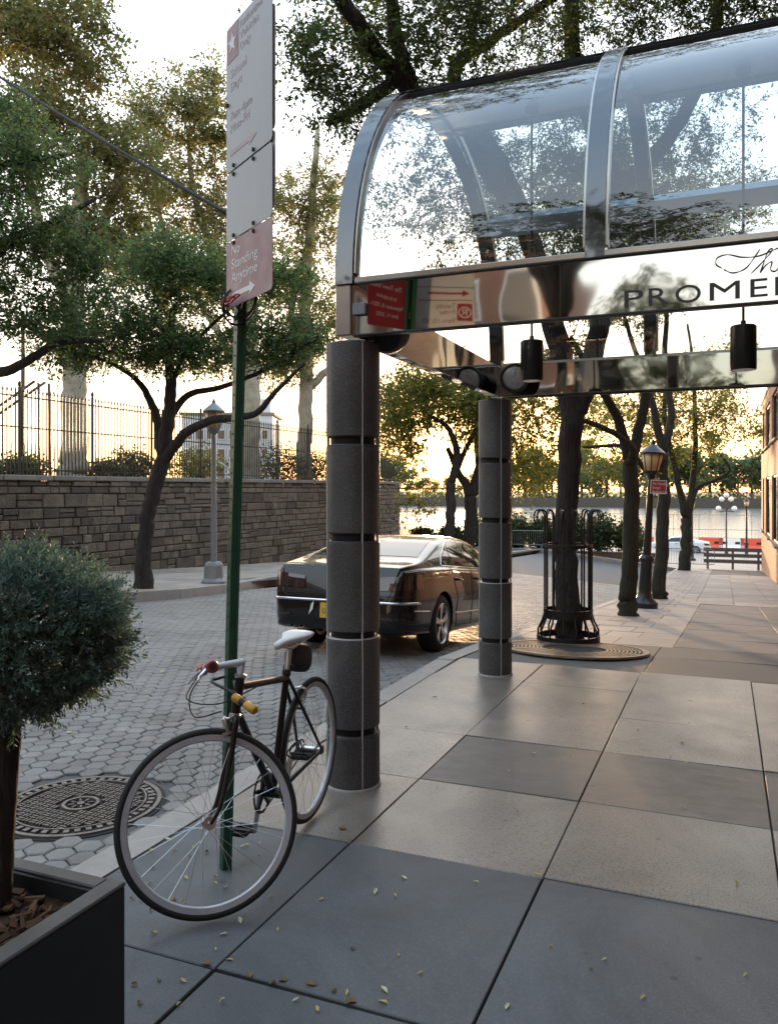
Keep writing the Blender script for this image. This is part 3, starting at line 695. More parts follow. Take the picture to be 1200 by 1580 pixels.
for x0, x1 in bays:
    wb(glass_sheet(x0, x1, 179, 119), 'glass_panel', M['glass'], can, True)
    wb(glass_sheet(x0, x1, 47.5, 84), 'glass_panel', M['glass'], can, True)
    wb(glass_sheet(x0, x1, 1, 42.5), 'glass_panel', M['glass'], can, True)
    wb(arch(MB(), x0, x1, CRAD - 0.045, CRAD + 0.02, 85.5, 115.0, 10), 'ridge_panel', M['ridge'], can, 40)
    wb(arch(MB(), x0, x1, CRAD - 0.06, CRAD + 0.026, 115.2, 119.0, 3), 'ridge_rail', M['rib_steel'], can, 40)
    wb(arch(MB(), x0, x1, CRAD - 0.035, CRAD + 0.012, 119.1, 120.0, 2), 'gasket', M['gasket'], can)
    wb(arch(MB(), x0, x1, CRAD - 0.055, CRAD + 0.024, 82.5, 85.4, 3), 'ridge_rail', M['rib_steel'], can, 40)
    wb(arch(MB(), x0, x1, CRAD - 0.06, CRAD + 0.024, 42.2, 47.8, 3), 'purlin', M['ridge'], can, 40)
wb(MB().bevbox((-1.755, CY0 - 0.014, 2.505), (0.075, 0.022, 0.062), 0.004), 'junction_plate', M['galv'], can)
# lettering on the near fascia
TX0 = onY(960, 460, CY0).x
for ch, a, b in (('P', 960, 994), ('R', 998, 1032), ('O', 1041, 1083), ('M', 1091, 1143), ('E', 1154, 1186), ('N', 1193, 1235), ('A', 1240, 1287), ('D', 1292, 1334), ('E', 1343, 1375)):
    xa, xb = onY(a, 460, CY0).x, onY(b, 460, CY0).x
    me, w = text_mesh(ch, 0.114, 0.0015, 1.0, 0.0)
    wtext(ch, (xa - 0.006, CY0 - 0.0022, 2.399), (1, 0, 0), (0, 0, 1), 0.114, M['letter'], can, depth=0.0015, width=xb - xa)
def stroke(mb, pts, rad=0.0022):
    q = spline(pts, 6); mb.tube([(a, CY0 - 0.0025, b) for a, b in q], [rad * (0.6 + 0.8 * abs(math.sin(i * 0.35))) for i in range(len(q))], 6)
sx = lambda p, q: (onY(p, q, CY0).x, onY(p, q, CY0).z)
mb = MB()
stroke(mb, [sx(1113, 414), sx(1104, 408), sx(1106, 398), sx(1122, 393), sx(1145, 397), sx(1170, 395), sx(1192, 386), sx(1204, 381)])
stroke(mb, [sx(1172, 384), sx(1164, 396), sx(1152, 412), sx(1140, 419), sx(1128, 421), sx(1116, 416)])
stroke(mb, [sx(1158, 422), sx(1172, 408), sx(1188, 390), sx(1190, 383), sx(1183, 390), sx(1176, 410), sx(1172, 421), sx(1180, 410), sx(1190, 404), sx(1188, 416), sx(1196, 418), sx(1206, 404), sx(1212, 400), sx(1204, 410), sx(1210, 416), sx(1222, 408)])
wb(mb, 'script_lettering', M['letter'], can, True)

# --- columns of stacked stone drums
def column(x, y, r, label):
    t = thing('canopy_column', label, 'column', (x, y, zw(x, y)), group='round columns holding up the canopy')
    cam_a = math.atan2(-y, -x)
    zs = [(0.012, 0.28), (0.32, 0.79), (0.83, 1.30), (1.345, 1.81), (1.855, CZ0 - 0.02)]
    MB().lathe([(r - 0.026, 0.0), (r - 0.026, CZ0 - 0.015)], n=40).build('core', M['col_groove'], t, 40)
    for z0, z1 in zs:
        b = 0.006
        d = MB().lathe([(r - 0.03, z0), (r - b, z0), (r, z0 + b), (r, z1 - b), (r - b, z1), (r - 0.03, z1)], n=56).build('drum', M['col_stone'], t, 35)
    for k in range(4):
        a = cam_a + R(20) + k * math.pi / 2; h = CZ0 - 0.03
        c_, s_ = math.cos(a), math.sin(a)
        MB().box((c_ * (r - 0.004), s_ * (r - 0.004), h / 2 + 0.01), (0.012, 0.006, h), Matrix.Rotation(a, 3, 'Z')).build('seam', M['seam'], t)
    MB().lathe([(r + 0.006, 0.0), (r + 0.006, 0.010), (r - 0.01, 0.011)], n=56).build('base_ring', M['seam'], t, 35)
    for z0, z1 in zs[:-1]:
        MB().lathe([(r - 0.014, z1 + 0.0005), (r - 0.0005, z1 + 0.0005), (r - 0.003, z1 + 0.004), (r - 0.014, z1 + 0.004)], n=56).build('drum_lip', M['seam'] if 0.5 < z1 < 0.9 else M['col_stone'], t, 35)
    return t
COL_A, COL_B = (-1.845, 3.95), (-1.83, 6.81)
column(*COL_A, 0.144, 'nearest dark granite canopy column, standing right behind the bicycle')
column(*COL_B, 0.143, 'farther dark granite canopy column, beside the front half of the black car')

# --- pendant lamps and floodlights under the canopy
def pendant(px, ztop, label):
    r = ray(px, 560); d = CYC / r.y; x = r.x * d
    t = thing('pendant_lamp', label, 'lamp', (x, CYC, 2.295), group='black cylinder pendants under the canopy')
    MB().tube([(0, 0, 0.27), (0, 0, ztop - 2.295)], 0.008, 8).build('rod', M['black_matte'], t)
    MB().lathe([(0.066, 0.004), (0.073, 0.0), (0.075, 0.006), (0.075, 0.262), (0.068, 0.27), (0.015, 0.275), (0.015, 0.30), (0.01, 0.302)], n=32).build('shade', M['black_paint'], t, 40)
    MB().lathe([(0.064, 0.0), (0.058, 0.02), (0.02, 0.028)], n=24).build('reflector', M['steel_edge'], t, 40)
    MB().lathe([(0.045, ztop - 2.295 - 0.03), (0.045, ztop - 2.295)], n=20).build('ceiling_rose', M['black_matte'], t, 40)
_zr = CZ1 + CRAD - 0.045
pendant(820, _zr, 'left black cylinder pendant lamp hanging between the two canopy fascias')
pendant(1146, _zr, 'right black cylinder pendant lamp hanging below the fascia lettering')
def floodlight(loc, rz, tilt, label, back):
    t = thing('floodlight', label, 'floodlight', loc, rz, group='round floodlights at the column heads')
    m = Matrix.Rotation(R(90) + tilt, 3, 'X')          # local axis points to -Y
    MB().lathe([(0.03, -0.11), (0.07, -0.10), (0.10, -0.04), (0.118, 0.03), (0.122, 0.045), (0.114, 0.05), (0.108, 0.038)], n=32, m=m).build('housing', M['black_matte'], t, 35)
    MB().lathe([(0.11, 0.036), (0.08, 0.046), (0.03, 0.052), (0.001, 0.053)], n=32, m=m).build('lens', M['lens'], t, True)
    MB().tube([(0, 0.05, 0.02), (0, back[1] * 0.6, 0.06), back], 0.016, 8).build('bracket', M['black_matte'], t)
floodlight((-1.62, 6.66, 2.50), R(12), R(8), 'round glass-fronted floodlight at the head of the farther column', (-0.02, 0.16, 0.03))
floodlight((-1.69, 4.06, 2.41), R(200), R(-25), 'dark floodlight tucked behind the head of the nearest column', (0.06, 0.13, 0.05))

# --- sign post
POLE = G(340, 1342); lean = Vector((_c, _s, 0)) * 0.027
sp = thing('street_sign_post', 'leaning dark green street sign post with stacked parking signs', 'sign post', (POLE.x, POLE.y, 0))
def pole_at(z): return Vector((POLE.x, POLE.y, 0)) + lean * z + Vector((0, 0, z))
pd = Vector((-0.224, -0.347, 0)).normalized(); pw = Vector((pd.y, -pd.x, 0))
prof = [(-0.036, 0.0), (-0.036, 0.006), (-0.022, 0.006), (-0.018, 0.032), (0.018, 0.032), (0.022, 0.006), (0.036, 0.006), (0.036, 0.0), (0.016, 0.0), (0.013, 0.026), (-0.013, 0.026), (-0.016, 0.0)]
n = len(prof); mb = MB()
mb.v = [tuple(pole_at(z) + pw * a + pd * (b - 0.035)) for z in (-0.05, 3.52) for a, b in prof]
mb.f = [(k, (k + 1) % n, n + (k + 1) % n, n + k) for k in range(n)] + [tuple(range(n, 2 * n))]
post = wb(mb, 'post', M['pole_green'], sp)
mb = MB()
for i in range(62):
    z = 0.12 + i * 0.054; c = pole_at(z) + pd * (-0.0022)
    mb.prism([(0.005 * math.cos(a), 0.005 * math.sin(a)) for a in [k * math.pi / 4 for k in range(8)]], c, pw, (0, 0, 1), pd, 0.0008)
wb(mb, 'bolt_holes', M['black_matte'], post)['kind'] = 'stuff'
def sign_plate(name, o, n, w, z0, z1, m, parent, off=0.0, rad=0.018):
    """upright plate: o = plan point at its reading-left edge, n = facing normal"""
    n = Vector(n).normalized(); ex = Vector((0, 0, 1)).cross(n); o = Vector((o[0], o[1], z0)) + n * off
    h = z1 - z0; poly = []
    for cx_, cy_, a0 in ((w - rad, rad, -90), (w - rad, h - rad, 0), (rad, h - rad, 90), (rad, rad, 180)):
        poly += [(cx_ + rad * math.cos(R(a0 + k * 22.5)), cy_ + rad * math.sin(R(a0 + k * 22.5))) for k in range(5)]
    pl = wb(MB().prism(poly, o, ex, (0, 0, 1), n, 0.003), name, m, parent)
    return pl, o + n * 0.0034, ex, n
A_, B_ = Vector((-1.871, 2.797, 0)), Vector((-1.523, 2.574, 0))
nf = pd.copy(); W_ = (B_ - A_).length
def rect(pl, o, ex, n, x0, x1, z0, z1, m, name='panel', t=0.0008):
    return wb(MB().prism([(x0, z0), (x1, z0), (x1, z1), (x0, z1)], o, ex, (0, 0, 1), n, t), name, m, pl)
UP = (0, 0, 1)
# facing the street corner: three plates one above the other (exf runs from the post outwards)
p1, o1, e1, n1 = sign_plate('sign_plate', A_, nf, W_, 2.297, 2.562, M['sign_faded'], sp)
p1['label'] = 'faded red lowest plate with white arrow'
for i, s in enumerate(('No', 'Standing', 'Anytime')): wtext(s, o1 + e1 * 0.05 + Vector((0, 0, 0.205 - i * 0.055)), e1, UP, 0.058, M['sign_white'], p1, width=0.08 if i == 0 else 0.24)
wb(MB().prism([(0.06, 0.035), (0.22, 0.035), (0.22, 0.02), (0.27, 0.045), (0.22, 0.07), (0.22, 0.055), (0.06, 0.055)], o1, e1, UP, n1, 0.0008), 'arrow', M['sign_white'], p1)
p2, o2, e2, n2 = sign_plate('sign_plate', A_, nf, W_, 2.568, 2.838, M['sign_grey'], sp)
p3, o3, e3, n3 = sign_plate('sign_plate', A_, nf, W_, 2.846, 3.43, M['sign_grey'], sp)
p3['label'] = 'tall pale top plate with red star square'
rect(p3, o3, e3, n3, 0.004, 0.115, 0.44, 0.58, M['sign_faded'], 'emblem_square')
wb(MB().prism([((0.045 if k % 2 == 0 else 0.018) * math.sin(k * math.pi / 5) + 0.06, (0.045 if k % 2 == 0 else 0.018) * math.cos(k * math.pi / 5) + 0.51) for k in range(10)], o3 + n3 * 0.001, e3, UP, n3, 0.0008), 'star', M['sign_white'], p3)
for i, s in enumerate(('Authorized', 'Vehicles', 'Only')): wtext(s, o3 + e3 * 0.13 + Vector((0, 0, 0.535 - i * 0.045)), e3, UP, 0.045, M['sign_glare'], p3, width=(0.2, 0.17, 0.1)[i])
for i, s in enumerate(('School', 'Days', '7am-4pm', 'Mon-Fri')): wtext(s, o3 + e3 * 0.04 + Vector((0, 0, (0.37, 0.32, 0.2, 0.15)[i])), e3, UP, 0.05, M['sign_glare'], p3, width=(0.15, 0.11, 0.2, 0.18)[i])
wb(MB().prism([(0.04, 0.06), (0.22, 0.06), (0.22, 0.045), (0.28, 0.07), (0.22, 0.095), (0.22, 0.08), (0.04, 0.08)], o3, e3, UP, n3, 0.0008), 'arrow', M['sign_glare'], p3)
for z in (2.31, 2.55, 2.58, 2.825, 2.86, 3.12):
    for k in (0.18, 0.62):
        c = A_ + (B_ - A_) * (k if z not in (2.31, 3.12) else 0.04) + Vector((0, 0, z)) + nf * 0.003
        wb(MB().prism([(0.008 * math.cos(a), 0.008 * math.sin(a)) for a in [j * math.pi / 3 for j in range(6)]], c, e1, UP, nf, 0.007), 'bolt', M['black_matte'], sp)
# facing the canopy: white plate and red plate that show in its polished steel
nb = -nf
q1, oq, eq, nq = sign_plate('sign_plate', B_, nb, W_ - 0.03, 2.60, 2.885, M['sign_white'], sp, 0.006)
rect(q1, oq, eq, nq, 0.014, 0.112, 0.06, 0.185, M['sign_red'], 'symbol_square')
ring = [(0.062 + r_ * math.cos(a), 0.122 + r_ * math.sin(a)) for r_ in (0.042, 0.034) for a in [k * math.pi / 12 for k in range(24)]]
mb = MB(); nn = 24; base = [oq + nq * 0.0012 + eq * a + Vector((0, 0, b)) for a, b in ring]
mb.add(base, [(k, (k + 1) % nn, nn + (k + 1) % nn, nn + k) for k in range(nn)])
mb.prism([(0.032, 0.146), (0.088, 0.092), (0.092, 0.097), (0.036, 0.151)], oq + nq * 0.0010, eq, UP, nq, 0.0004); wb(mb, 'no_parking_ring', M['sign_white'], q1)
wtext('P', oq + eq * 0.043 + nq * 0.0012 + Vector((0, 0, 0.097)), eq, UP, 0.072, M['sign_white'], q1, width=0.036)
for i, s in enumerate(('Tuesday', 'Friday', '9am-10:30')): wtext(s, oq + eq * (0.125 if i < 2 else 0.12) + Vector((0, 0, (0.155, 0.11, 0.045)[i])), eq, UP, 0.05, M['sign_faded'], q1, width=(0.14, 0.11, 0.22)[i])
rect(q1, oq, eq, nq, 0.01, W_ - 0.04, 0.008, 0.014, M['sign_red'], 'border'); rect(q1, oq, eq, nq, 0.01, W_ - 0.04, 0.205, 0.21, M['sign_red'], 'border')
wb(MB().prism([(0.31, 0.246), (0.08, 0.246), (0.08, 0.232), (0.03, 0.252), (0.08, 0.272), (0.08, 0.258), (0.31, 0.258)], oq, eq, UP, nq, 0.0008), 'arrow', M['sign_red'], q1)
q2, oq2, eq2, nq2 = sign_plate('sign_plate', B_, nb, W_ - 0.03, 2.89, 3.35, M['sign_white'], sp, 0.006)
tb = Vector((-0.56, 0.83, 0)).normalized(); nb2 = Vector((0.83, 0.56, 0)).normalized(); st = pole_at(2.7) + tb * 0.03
r1, orr, er, nr = sign_plate('sign_plate', (st.x, st.y), nb2, 0.30, 2.585, 2.93, M['sign_red'], sp)
r1['label'] = 'red plate seen edge-on beside the post'
for i, s in enumerate(('The Town School', 'is in session', 'September 8, 2021-', 'June 11, 2022')): wtext(s, orr + er * (0.03, 0.075, 0.02, 0.06)[i] + Vector((0, 0, 0.245 - i * 0.058)), er, UP, 0.036, M['sign_white'], r1, width=(0.24, 0.15, 0.26, 0.18)[i])
# red tape knot and wires at the foot of the plates
mb = MB(); c0 = A_ + (B_ - A_) * 0.06 + Vector((0, 0, 2.315)) + nf * 0.02
for k in range(4):
    mb.tube(spline([c0 + e1 * (0.02 * math.cos(t * 1.1 + k)) * (1 + k * 0.5) + e1 * 0.03 * k + Vector((0, 0, 0.012 * math.sin(t * 1.3 + k))) + nf * 0.006 * (t % 3) for t in range(6)], 4), 0.004, 6)
wb(mb, 'red_tie', M['red_plastic'], sp, True)
wc = thing('wire_coil', 'tangled coil of black wire tied to the sign post below the plates', 'wire', pole_at(2.36))
mb = MB(); wr = random.Random(4)
for k in range(7):
    rr = wr.uniform(0.05, 0.10); ax = Vector((wr.uniform(-1, 1), wr.uniform(-1, 1), wr.uniform(-.4, .4))).normalized(); u = ax.orthogonal().normalized(); v = ax.cross(u); cc = -pw * wr.uniform(0.01, 0.07) + Vector((0, 0, wr.uniform(-0.06, 0.06)))
    mb.tube([cc + u * rr * math.cos(t * math.pi / 10) + v * rr * 0.8 * math.sin(t * math.pi / 10) for t in range(20)], 0.0045, 5, closed=True)
mb.build('strands', M['black_matte'], wc, True)
# overhead cable that ends at the post
ca, cb = pole_at(2.68), P(-260, -60, 6.5)
cable = thing('overhead_cable', 'thin black overhead cable slanting from upper left down to the sign post', 'cable', ca)
mb = MB(); pts = []
for i in range(40):
    t = i / 39; p = ca.lerp(cb, t) - Vector((0, 0, 0.05 * 4 * t * (1 - t))); pts.append(p)
mb.tube(pts, 0.008, 6); wb(mb, 'strand', M['black_matte'], cable, True)
wb(MB().bevbox(ca + Vector((0, 0, 0.0)), (0.05, 0.05, 0.06), 0.008), 'clamp', M['black_matte'], cable)

# ================================================================== bicycle
def rot_align(axis):                                  # maps local Z to axis
    return Vector(axis).normalized().to_track_quat('Z', 'Y').to_matrix()
RB, FB = G(478, 1267), G(344, 1402)
hd = Vector((FB.x - RB.x, FB.y - RB.y, 0)).normalized()
bike = thing('bicycle', 'black road bicycle with white saddle and silver rims chained to the sign post', 'bicycle', (RB.x, RB.y, 0), math.atan2(hd.y, hd.x))
WR, HB = 0.335, 0.905
Yax = Matrix.Rotation(R(-90), 3, 'X')                 # lathe axis along +Y
ST_A = Vector((-0.292, 0, 0.956)).normalized(); ST_P = Vector((HB - 0.043, 0, WR - 0.013))
TS = Matrix.Translation(ST_P) @ Matrix.Rotation(R(-55), 4, ST_A) @ Matrix.Translation(-ST_P)
def steer(mb): mb.v = [tuple(TS @ Vector(p)) for p in mb.v]; return mb
def ident(mb): return mb
def wheel(c, xf, nm):
    w = xf(MB().lathe([(WR - 0.0145 + 0.0145 * math.cos(a), 0.0145 * math.sin(a)) for a in [k * math.pi / 5 for k in range(11)]], c, 72, Yax)).build(nm, M['rubber'], bike, True)
    xf(MB().lathe([(WR - 0.022, 0.010), (WR - 0.024, 0.0115), (WR - 0.044, 0.0095), (WR - 0.048, 0.004), (WR - 0.048, -0.004), (WR - 0.044, -0.0095), (WR - 0.024, -0.0115), (WR - 0.022, -0.010), (WR - 0.022, 0.010)], c, 72, Yax)).build('rim', M['alloy_white'], w, 40)
    xf(MB().lathe([(0.005, -0.055), (0.009, -0.052), (0.009, -0.036), (0.024, -0.035), (0.024, -0.031), (0.012, -0.026), (0.012, 0.026), (0.024, 0.031), (0.024, 0.035), (0.009, 0.036), (0.009, 0.052), (0.005, 0.055)], c, 20, Yax)).build('hub', M['alloy'], w, 40)
    mb = MB(); c = Vector(c)
    for k in range(28):
        a = 2 * math.pi * k / 28; s = 1 if k % 2 else -1; ah = a + (0.95 if (k // 2) % 2 else -0.95)
        p0 = c + Vector((0.022 * math.cos(ah), s * 0.033, 0.022 * math.sin(ah))); p1 = c + Vector(((WR - 0.046) * math.cos(a), 0, (WR - 0.046) * math.sin(a)))
        mb.tube([p0, p1], 0.0009, 4, cap=False)
    o = xf(mb).build('spokes', M['alloy'], w); 
    return w
wheel((HB, 0, WR), steer, 'front_wheel'); wheel((0, 0, WR), ident, 'rear_wheel')
BBp, STt = Vector((0.41, 0, 0.272)), Vector((0.268, 0, 0.742))
HT, HBt = ST_P + ST_A * 0.535, ST_P + ST_A * 0.385
fr = MB()
fr.cyl(BBp, STt + (STt - BBp) * 0.03, 0.0150, 14); fr.cyl(HBt + Vector((-0.012, 0, 0.02)), BBp, 0.0155, 14); fr.cyl(HBt, HT, 0.0185, 16)
fr.cyl(BBp + Vector((0, -0.035, 0)), BBp + Vector((0, 0.035, 0)), 0.021, 16)
for s in (-1, 1):
    fr.tube([BBp + Vector((-0.02, s * 0.022, 0)), (0.25, s * 0.034, 0.295), (0.0, s * 0.062, WR)], [0.010, 0.010, 0.007], 10)
    fr.tube([STt + Vector((0, s * 0.012, -0.02)), (0.13, s * 0.03, 0.54), (0.0, s * 0.062, WR)], [0.008, 0.008, 0.006], 10)
    fr.box((0.0, s * 0.062, WR), (0.035, 0.006, 0.035))
fr.cyl((0.13, -0.03, 0.56), (0.13, 0.03, 0.56), 0.006, 8)
fr.build('frame', M['frame_black'], bike, 45)
MB().cyl(STt + Vector((0.01, 0, -0.012)), HT + Vector((-0.01, 0, -0.042)) , 0.0145, 14).build('top_tube', M['frame_brown'], bike, 45)
fk = MB(); crown = ST_P + ST_A * 0.372
for s in (-1, 1):
    q = [crown + Vector((0, s * 0.028, 0.006)), crown + Vector((0.006, s * 0.045, -0.02)), ST_P + ST_A * 0.20 + Vector((0.004, s * 0.05, 0)), ST_P + ST_A * 0.07 + Vector((0.018, s * 0.054, 0)), Vector((HB, s * 0.056, WR))]
    fk.tube([Vector(p) for p in spline([tuple(p) for p in q], 5)], list(np.linspace(0.0135, 0.0075, 21)), 10)
fk.cyl(crown + Vector((0, -0.04, 0)), crown + Vector((0, 0.04, 0)), 0.015, 12); fk.cyl(crown, HBt, 0.017, 12)
steer(fk).build('fork', M['frame_black'], bike, 45)
for p in (HT, HBt): MB().lathe([(0.019, -0.008), (0.023, -0.004), (0.023, 0.006), (0.017, 0.010)], p, 20, rot_align(ST_A)).build('headset_cup', M['alloy'], bike, 40)
QT = ST_P + ST_A * 0.588; CL = QT + Vector((0.135, 0, 0.004))
stm = MB(); stm.cyl(HT, QT + ST_A * 0.006, 0.0125, 14); stm.tube([QT - Vector((0.004, 0, 0)), QT + Vector((0.03, 0, 0.002)), CL], [0.0165, 0.0145, 0.0135], 14); stm.cyl(CL + Vector((0, -0.022, 0)), CL + Vector((0, 0.022, 0)), 0.0185, 16)
steer(stm).build('stem', M['alloy_white'], bike, 45)
hb = MB(); L0 = [CL + Vector((0, s_, 0)) for s_ in (-0.15, -0.1, 0, 0.1, 0.15)]
hb.tube(L0, 0.0118, 12)
steer(hb).build('handlebar', M['black_paint'], bike, 45)
for s in (-1, 1):
    g = MB(); g.tube([CL + Vector((0, s * 0.11, 0)), CL + Vector((0, s * 0.13, 0)), CL + Vector((0, s * 0.14, 0.0)), CL + Vector((0, s * 0.155, 0)), CL + Vector((0, s * 0.163, 0))], [0.0165, 0.0175, 0.024, 0.025, 0.019], 16)
    go = steer(g).build('grip', M['red_plastic'], bike, 45)
    steer(MB().cyl(CL + Vector((0, s * 0.162, 0)), CL + Vector((0, s * 0.169, 0)), 0.0125, 14)).build('end_plug', M['black_matte'], go)
    lv = MB(); lv.tube([CL + Vector((0, s * 0.085, 0)), CL + Vector((0.022, s * 0.095, -0.012)), CL + Vector((0.05, s * 0.12, -0.03)), CL + Vector((0.062, s * 0.19, -0.042))], [0.010, 0.009, 0.006, 0.004], 8)
    lo = steer(lv).build('brake_lever', M['alloy'], bike, 45)
    steer(MB().cyl(CL + Vector((0, s * 0.068, 0)), CL + Vector((0, s * 0.094, 0)), 0.017, 14)).build('lever_clamp', M['black_matte'], lo)
cbm = MB(); BRf = ST_P + ST_A * 0.372 + Vector((0.035, 0.0, -0.005))
cbm.tube([Vector(p) for p in spline([tuple(CL + Vector((0.03, 0.09, -0.02))), tuple(CL + Vector((0.085, 0.05, -0.09))), tuple(CL + Vector((0.075, 0.02, -0.17))), tuple(BRf + Vector((0.01, 0.015, 0.045)))], 6)], 0.0026, 6)
cbm.tube([Vector(p) for p in spline([tuple(CL + Vector((0.03, -0.09, -0.02))), tuple(CL + Vector((0.09, -0.03, -0.10))), tuple(CL + Vector((-0.02, 0.035, -0.14))), tuple(HT + Vector((-0.06, 0.03, -0.05)))], 6)], 0.0026, 6)
steer(cbm).build('brake_cable', M['black_matte'], bike, True)
def caliper(c, xf):
    b = MB(); c = Vector(c)
    for s in (-1, 1): b.tube([c + Vector((0, -s * 0.006, 0.022)), c + Vector((0.004, s * 0.028, 0.012)), c + Vector((0.004, s * 0.03, -0.012)), c + Vector((0.002, s * 0.017, -0.035))], [0.006, 0.007, 0.006, 0.005], 8); b.box(c + Vector((0.002, s * 0.016, -0.04)), (0.04, 0.008, 0.010))
    b.cyl(c + Vector((-0.02, 0, 0.012)), c + Vector((0.012, 0, 0.012)), 0.006, 10)
    xf(b).build('brake_caliper', M['alloy'], bike, 45)
caliper(BRf, steer); caliper((0.112, 0, 0.635), ident)
# cranks, pedals, chain
cr = MB()
cr.lathe([(0.078, -0.0015), (0.090, -0.0015), (0.090, 0.0015), (0.078, 0.0015), (0.078, -0.0015)], (BBp.x, -0.046, BBp.z), 44, Yax)
for k in range(5):
    a = k * 2 * math.pi / 5 + 0.3; cr.tube([(BBp.x, -0.047, BBp.z), (BBp.x + 0.082 * math.cos(a), -0.046, BBp.z + 0.082 * math.sin(a))], [0.012, 0.007], 6)
cr.build('chainring', M['black_paint'], bike, 40)
for s, up in ((-1, -1), (1, 1)):
    e = BBp + Vector((0.028 * up * -1, s * 0.072, 0.166 * up))
    MB().tube([BBp + Vector((0, s * 0.058, 0)), e], [0.0135, 0.0095], 12).build('crank_arm', M['alloy'], bike, 45)
    pc = e + Vector((0, s * 0.058, 0)); p = MB()
    for xx in (-0.044, 0.044): p.bevbox(pc + Vector((xx, 0, 0)), (0.010, 0.075, 0.018), 0.003)
    for yy in (-0.036, 0.036): p.bevbox(pc + Vector((0, yy, 0)), (0.085, 0.008, 0.016), 0.003)
    p.box(pc, (0.02, 0.07, 0.012)); p.cyl(e, pc + Vector((0, s * 0.036, 0)), 0.006, 8)
    po = p.build('pedal', M['black_matte'], bike)
    if up > 0:
        tc = MB()
        for xx in (-0.03, 0.03): tc.tube([Vector(q) for q in spline([tuple(pc + Vector((xx * 0.6 + 0.04, -0.03, 0.0))), tuple(pc + Vector((xx * 0.5 + 0.09, -0.03, 0.035))), tuple(pc + Vector((xx * 0.4 + 0.06, 0, 0.075))), tuple(pc + Vector((xx * 0.4 + 0.09, 0.03, 0.035))), tuple(pc + Vector((xx * 0.6 + 0.04, 0.03, 0)))], 4)], 0.003, 5)
        tc.build('toe_clip', M['black_matte'], po)
ch = MB()
for s in (1, -1): ch.tube([(BBp.x - 0.0, -0.046, BBp.z + s * 0.089), (0.0, -0.046, WR + s * 0.036)], 0.004, 5)
ch.tube([(0.038 * math.cos(a), -0.046, WR + 0.038 * math.sin(a)) for a in [k * math.pi / 10 for k in range(20)]], 0.004, 5, closed=True)
ch.build('chain', M['iron_rusty'], bike)
# saddle, post, bag
SDp = Vector((0.232, 0, 0.872))
MB().tube([STt, SDp + Vector((0.0, 0, -0.012))], 0.0130, 14).build('seat_post', M['alloy'], bike, 45)
MB().lathe([(0.0185, -0.012), (0.0195, -0.008), (0.0195, 0.01), (0.016, 0.013)], STt + Vector((0, 0, 0.012)), 18, rot_align(STt - BBp)).build('seat_clamp', M['black_matte'], bike, 40)
sd = MB(); secs = [(-0.135, 0.045, 0.0, 0.018), (-0.125, 0.068, 0.004, 0.026), (-0.08, 0.073, 0.002, 0.03), (-0.03, 0.052, -0.002, 0.03), (0.03, 0.028, -0.004, 0.028), (0.09, 0.021, -0.004, 0.026), (0.13, 0.018, -0.007, 0.022), (0.143, 0.010, -0.012, 0.014)]
vs, fs = [], []; n = 14
for x, w, zt, h in secs:
    for k in range(n):
        a = 2 * math.pi * k / n; ca_, sa_ = math.cos(a), math.sin(a)
        vs.append((SDp.x + x, w * math.copysign(abs(ca_) ** 0.8, ca_), SDp.z + 0.03 + zt + (sa_ * h * 0.42 if sa_ > 0 else sa_ * h)))
for i in range(len(secs) - 1):
    for k in range(n): fs.append((i * n + k, i * n + (k + 1) % n, (i + 1) * n + (k + 1) % n, (i + 1) * n + k))
fs += [tuple(range(n))[::-1], tuple((len(secs) - 1) * n + k for k in range(n))]
sdo = sd.add(vs, fs).build('saddle', M['white_leather'], bike, True)
rl = MB()
for s in (-1, 1): rl.tube([Vector(p) for p in spline([(SDp.x - 0.11, s * 0.035, SDp.z + 0.018), (SDp.x - 0.05, s * 0.022, SDp.z - 0.006), (SDp.x + 0.03, s * 0.022, SDp.z - 0.006), (SDp.x + 0.11, s * 0.008, SDp.z + 0.012)], 5)], 0.0036, 6)
rl.box((SDp.x, 0, SDp.z - 0.006), (0.05, 0.05, 0.018)); rl.build('saddle_rail', M['alloy'], sdo, True)
bg = MB(); secs = [(-0.02, 0.024, 0.02), (-0.035, 0.042, 0.045), (-0.075, 0.052, 0.062), (-0.125, 0.052, 0.066), (-0.155, 0.044, 0.055), (-0.165, 0.028, 0.035)]
vs, fs = [], []
for x, w, h in secs:
    for k in range(16):
        a = 2 * math.pi * k / 16; ca_, sa_ = math.cos(a), math.sin(a)
        vs.append((SDp.x + x + 0.25 * h * sa_ * -0.4, w * math.copysign(abs(ca_) ** 0.65, ca_), SDp.z - 0.065 + x * 0.15 + h * math.copysign(abs(sa_) ** 0.65, sa_)))
for i in range(len(secs) - 1):
    for k in range(16): fs.append((i * 16 + k, i * 16 + (k + 1) % 16, (i + 1) * 16 + (k + 1) % 16, (i + 1) * 16 + k))
fs += [tuple(range(16))[::-1], tuple(80 + k for k in range(16))]
bgo = bg.add(vs, fs).build('saddle_bag', M['fabric_dark'], bike, True)
MB().tube([(SDp.x + 0.016 * math.cos(a) + 0.012, 0.02 * math.sin(a), SDp.z - 0.10) for a in [k * math.pi / 8 for k in range(16)]], 0.007, 6, closed=True, flat=2.0).build('strap', M['black_matte'], bgo, True)
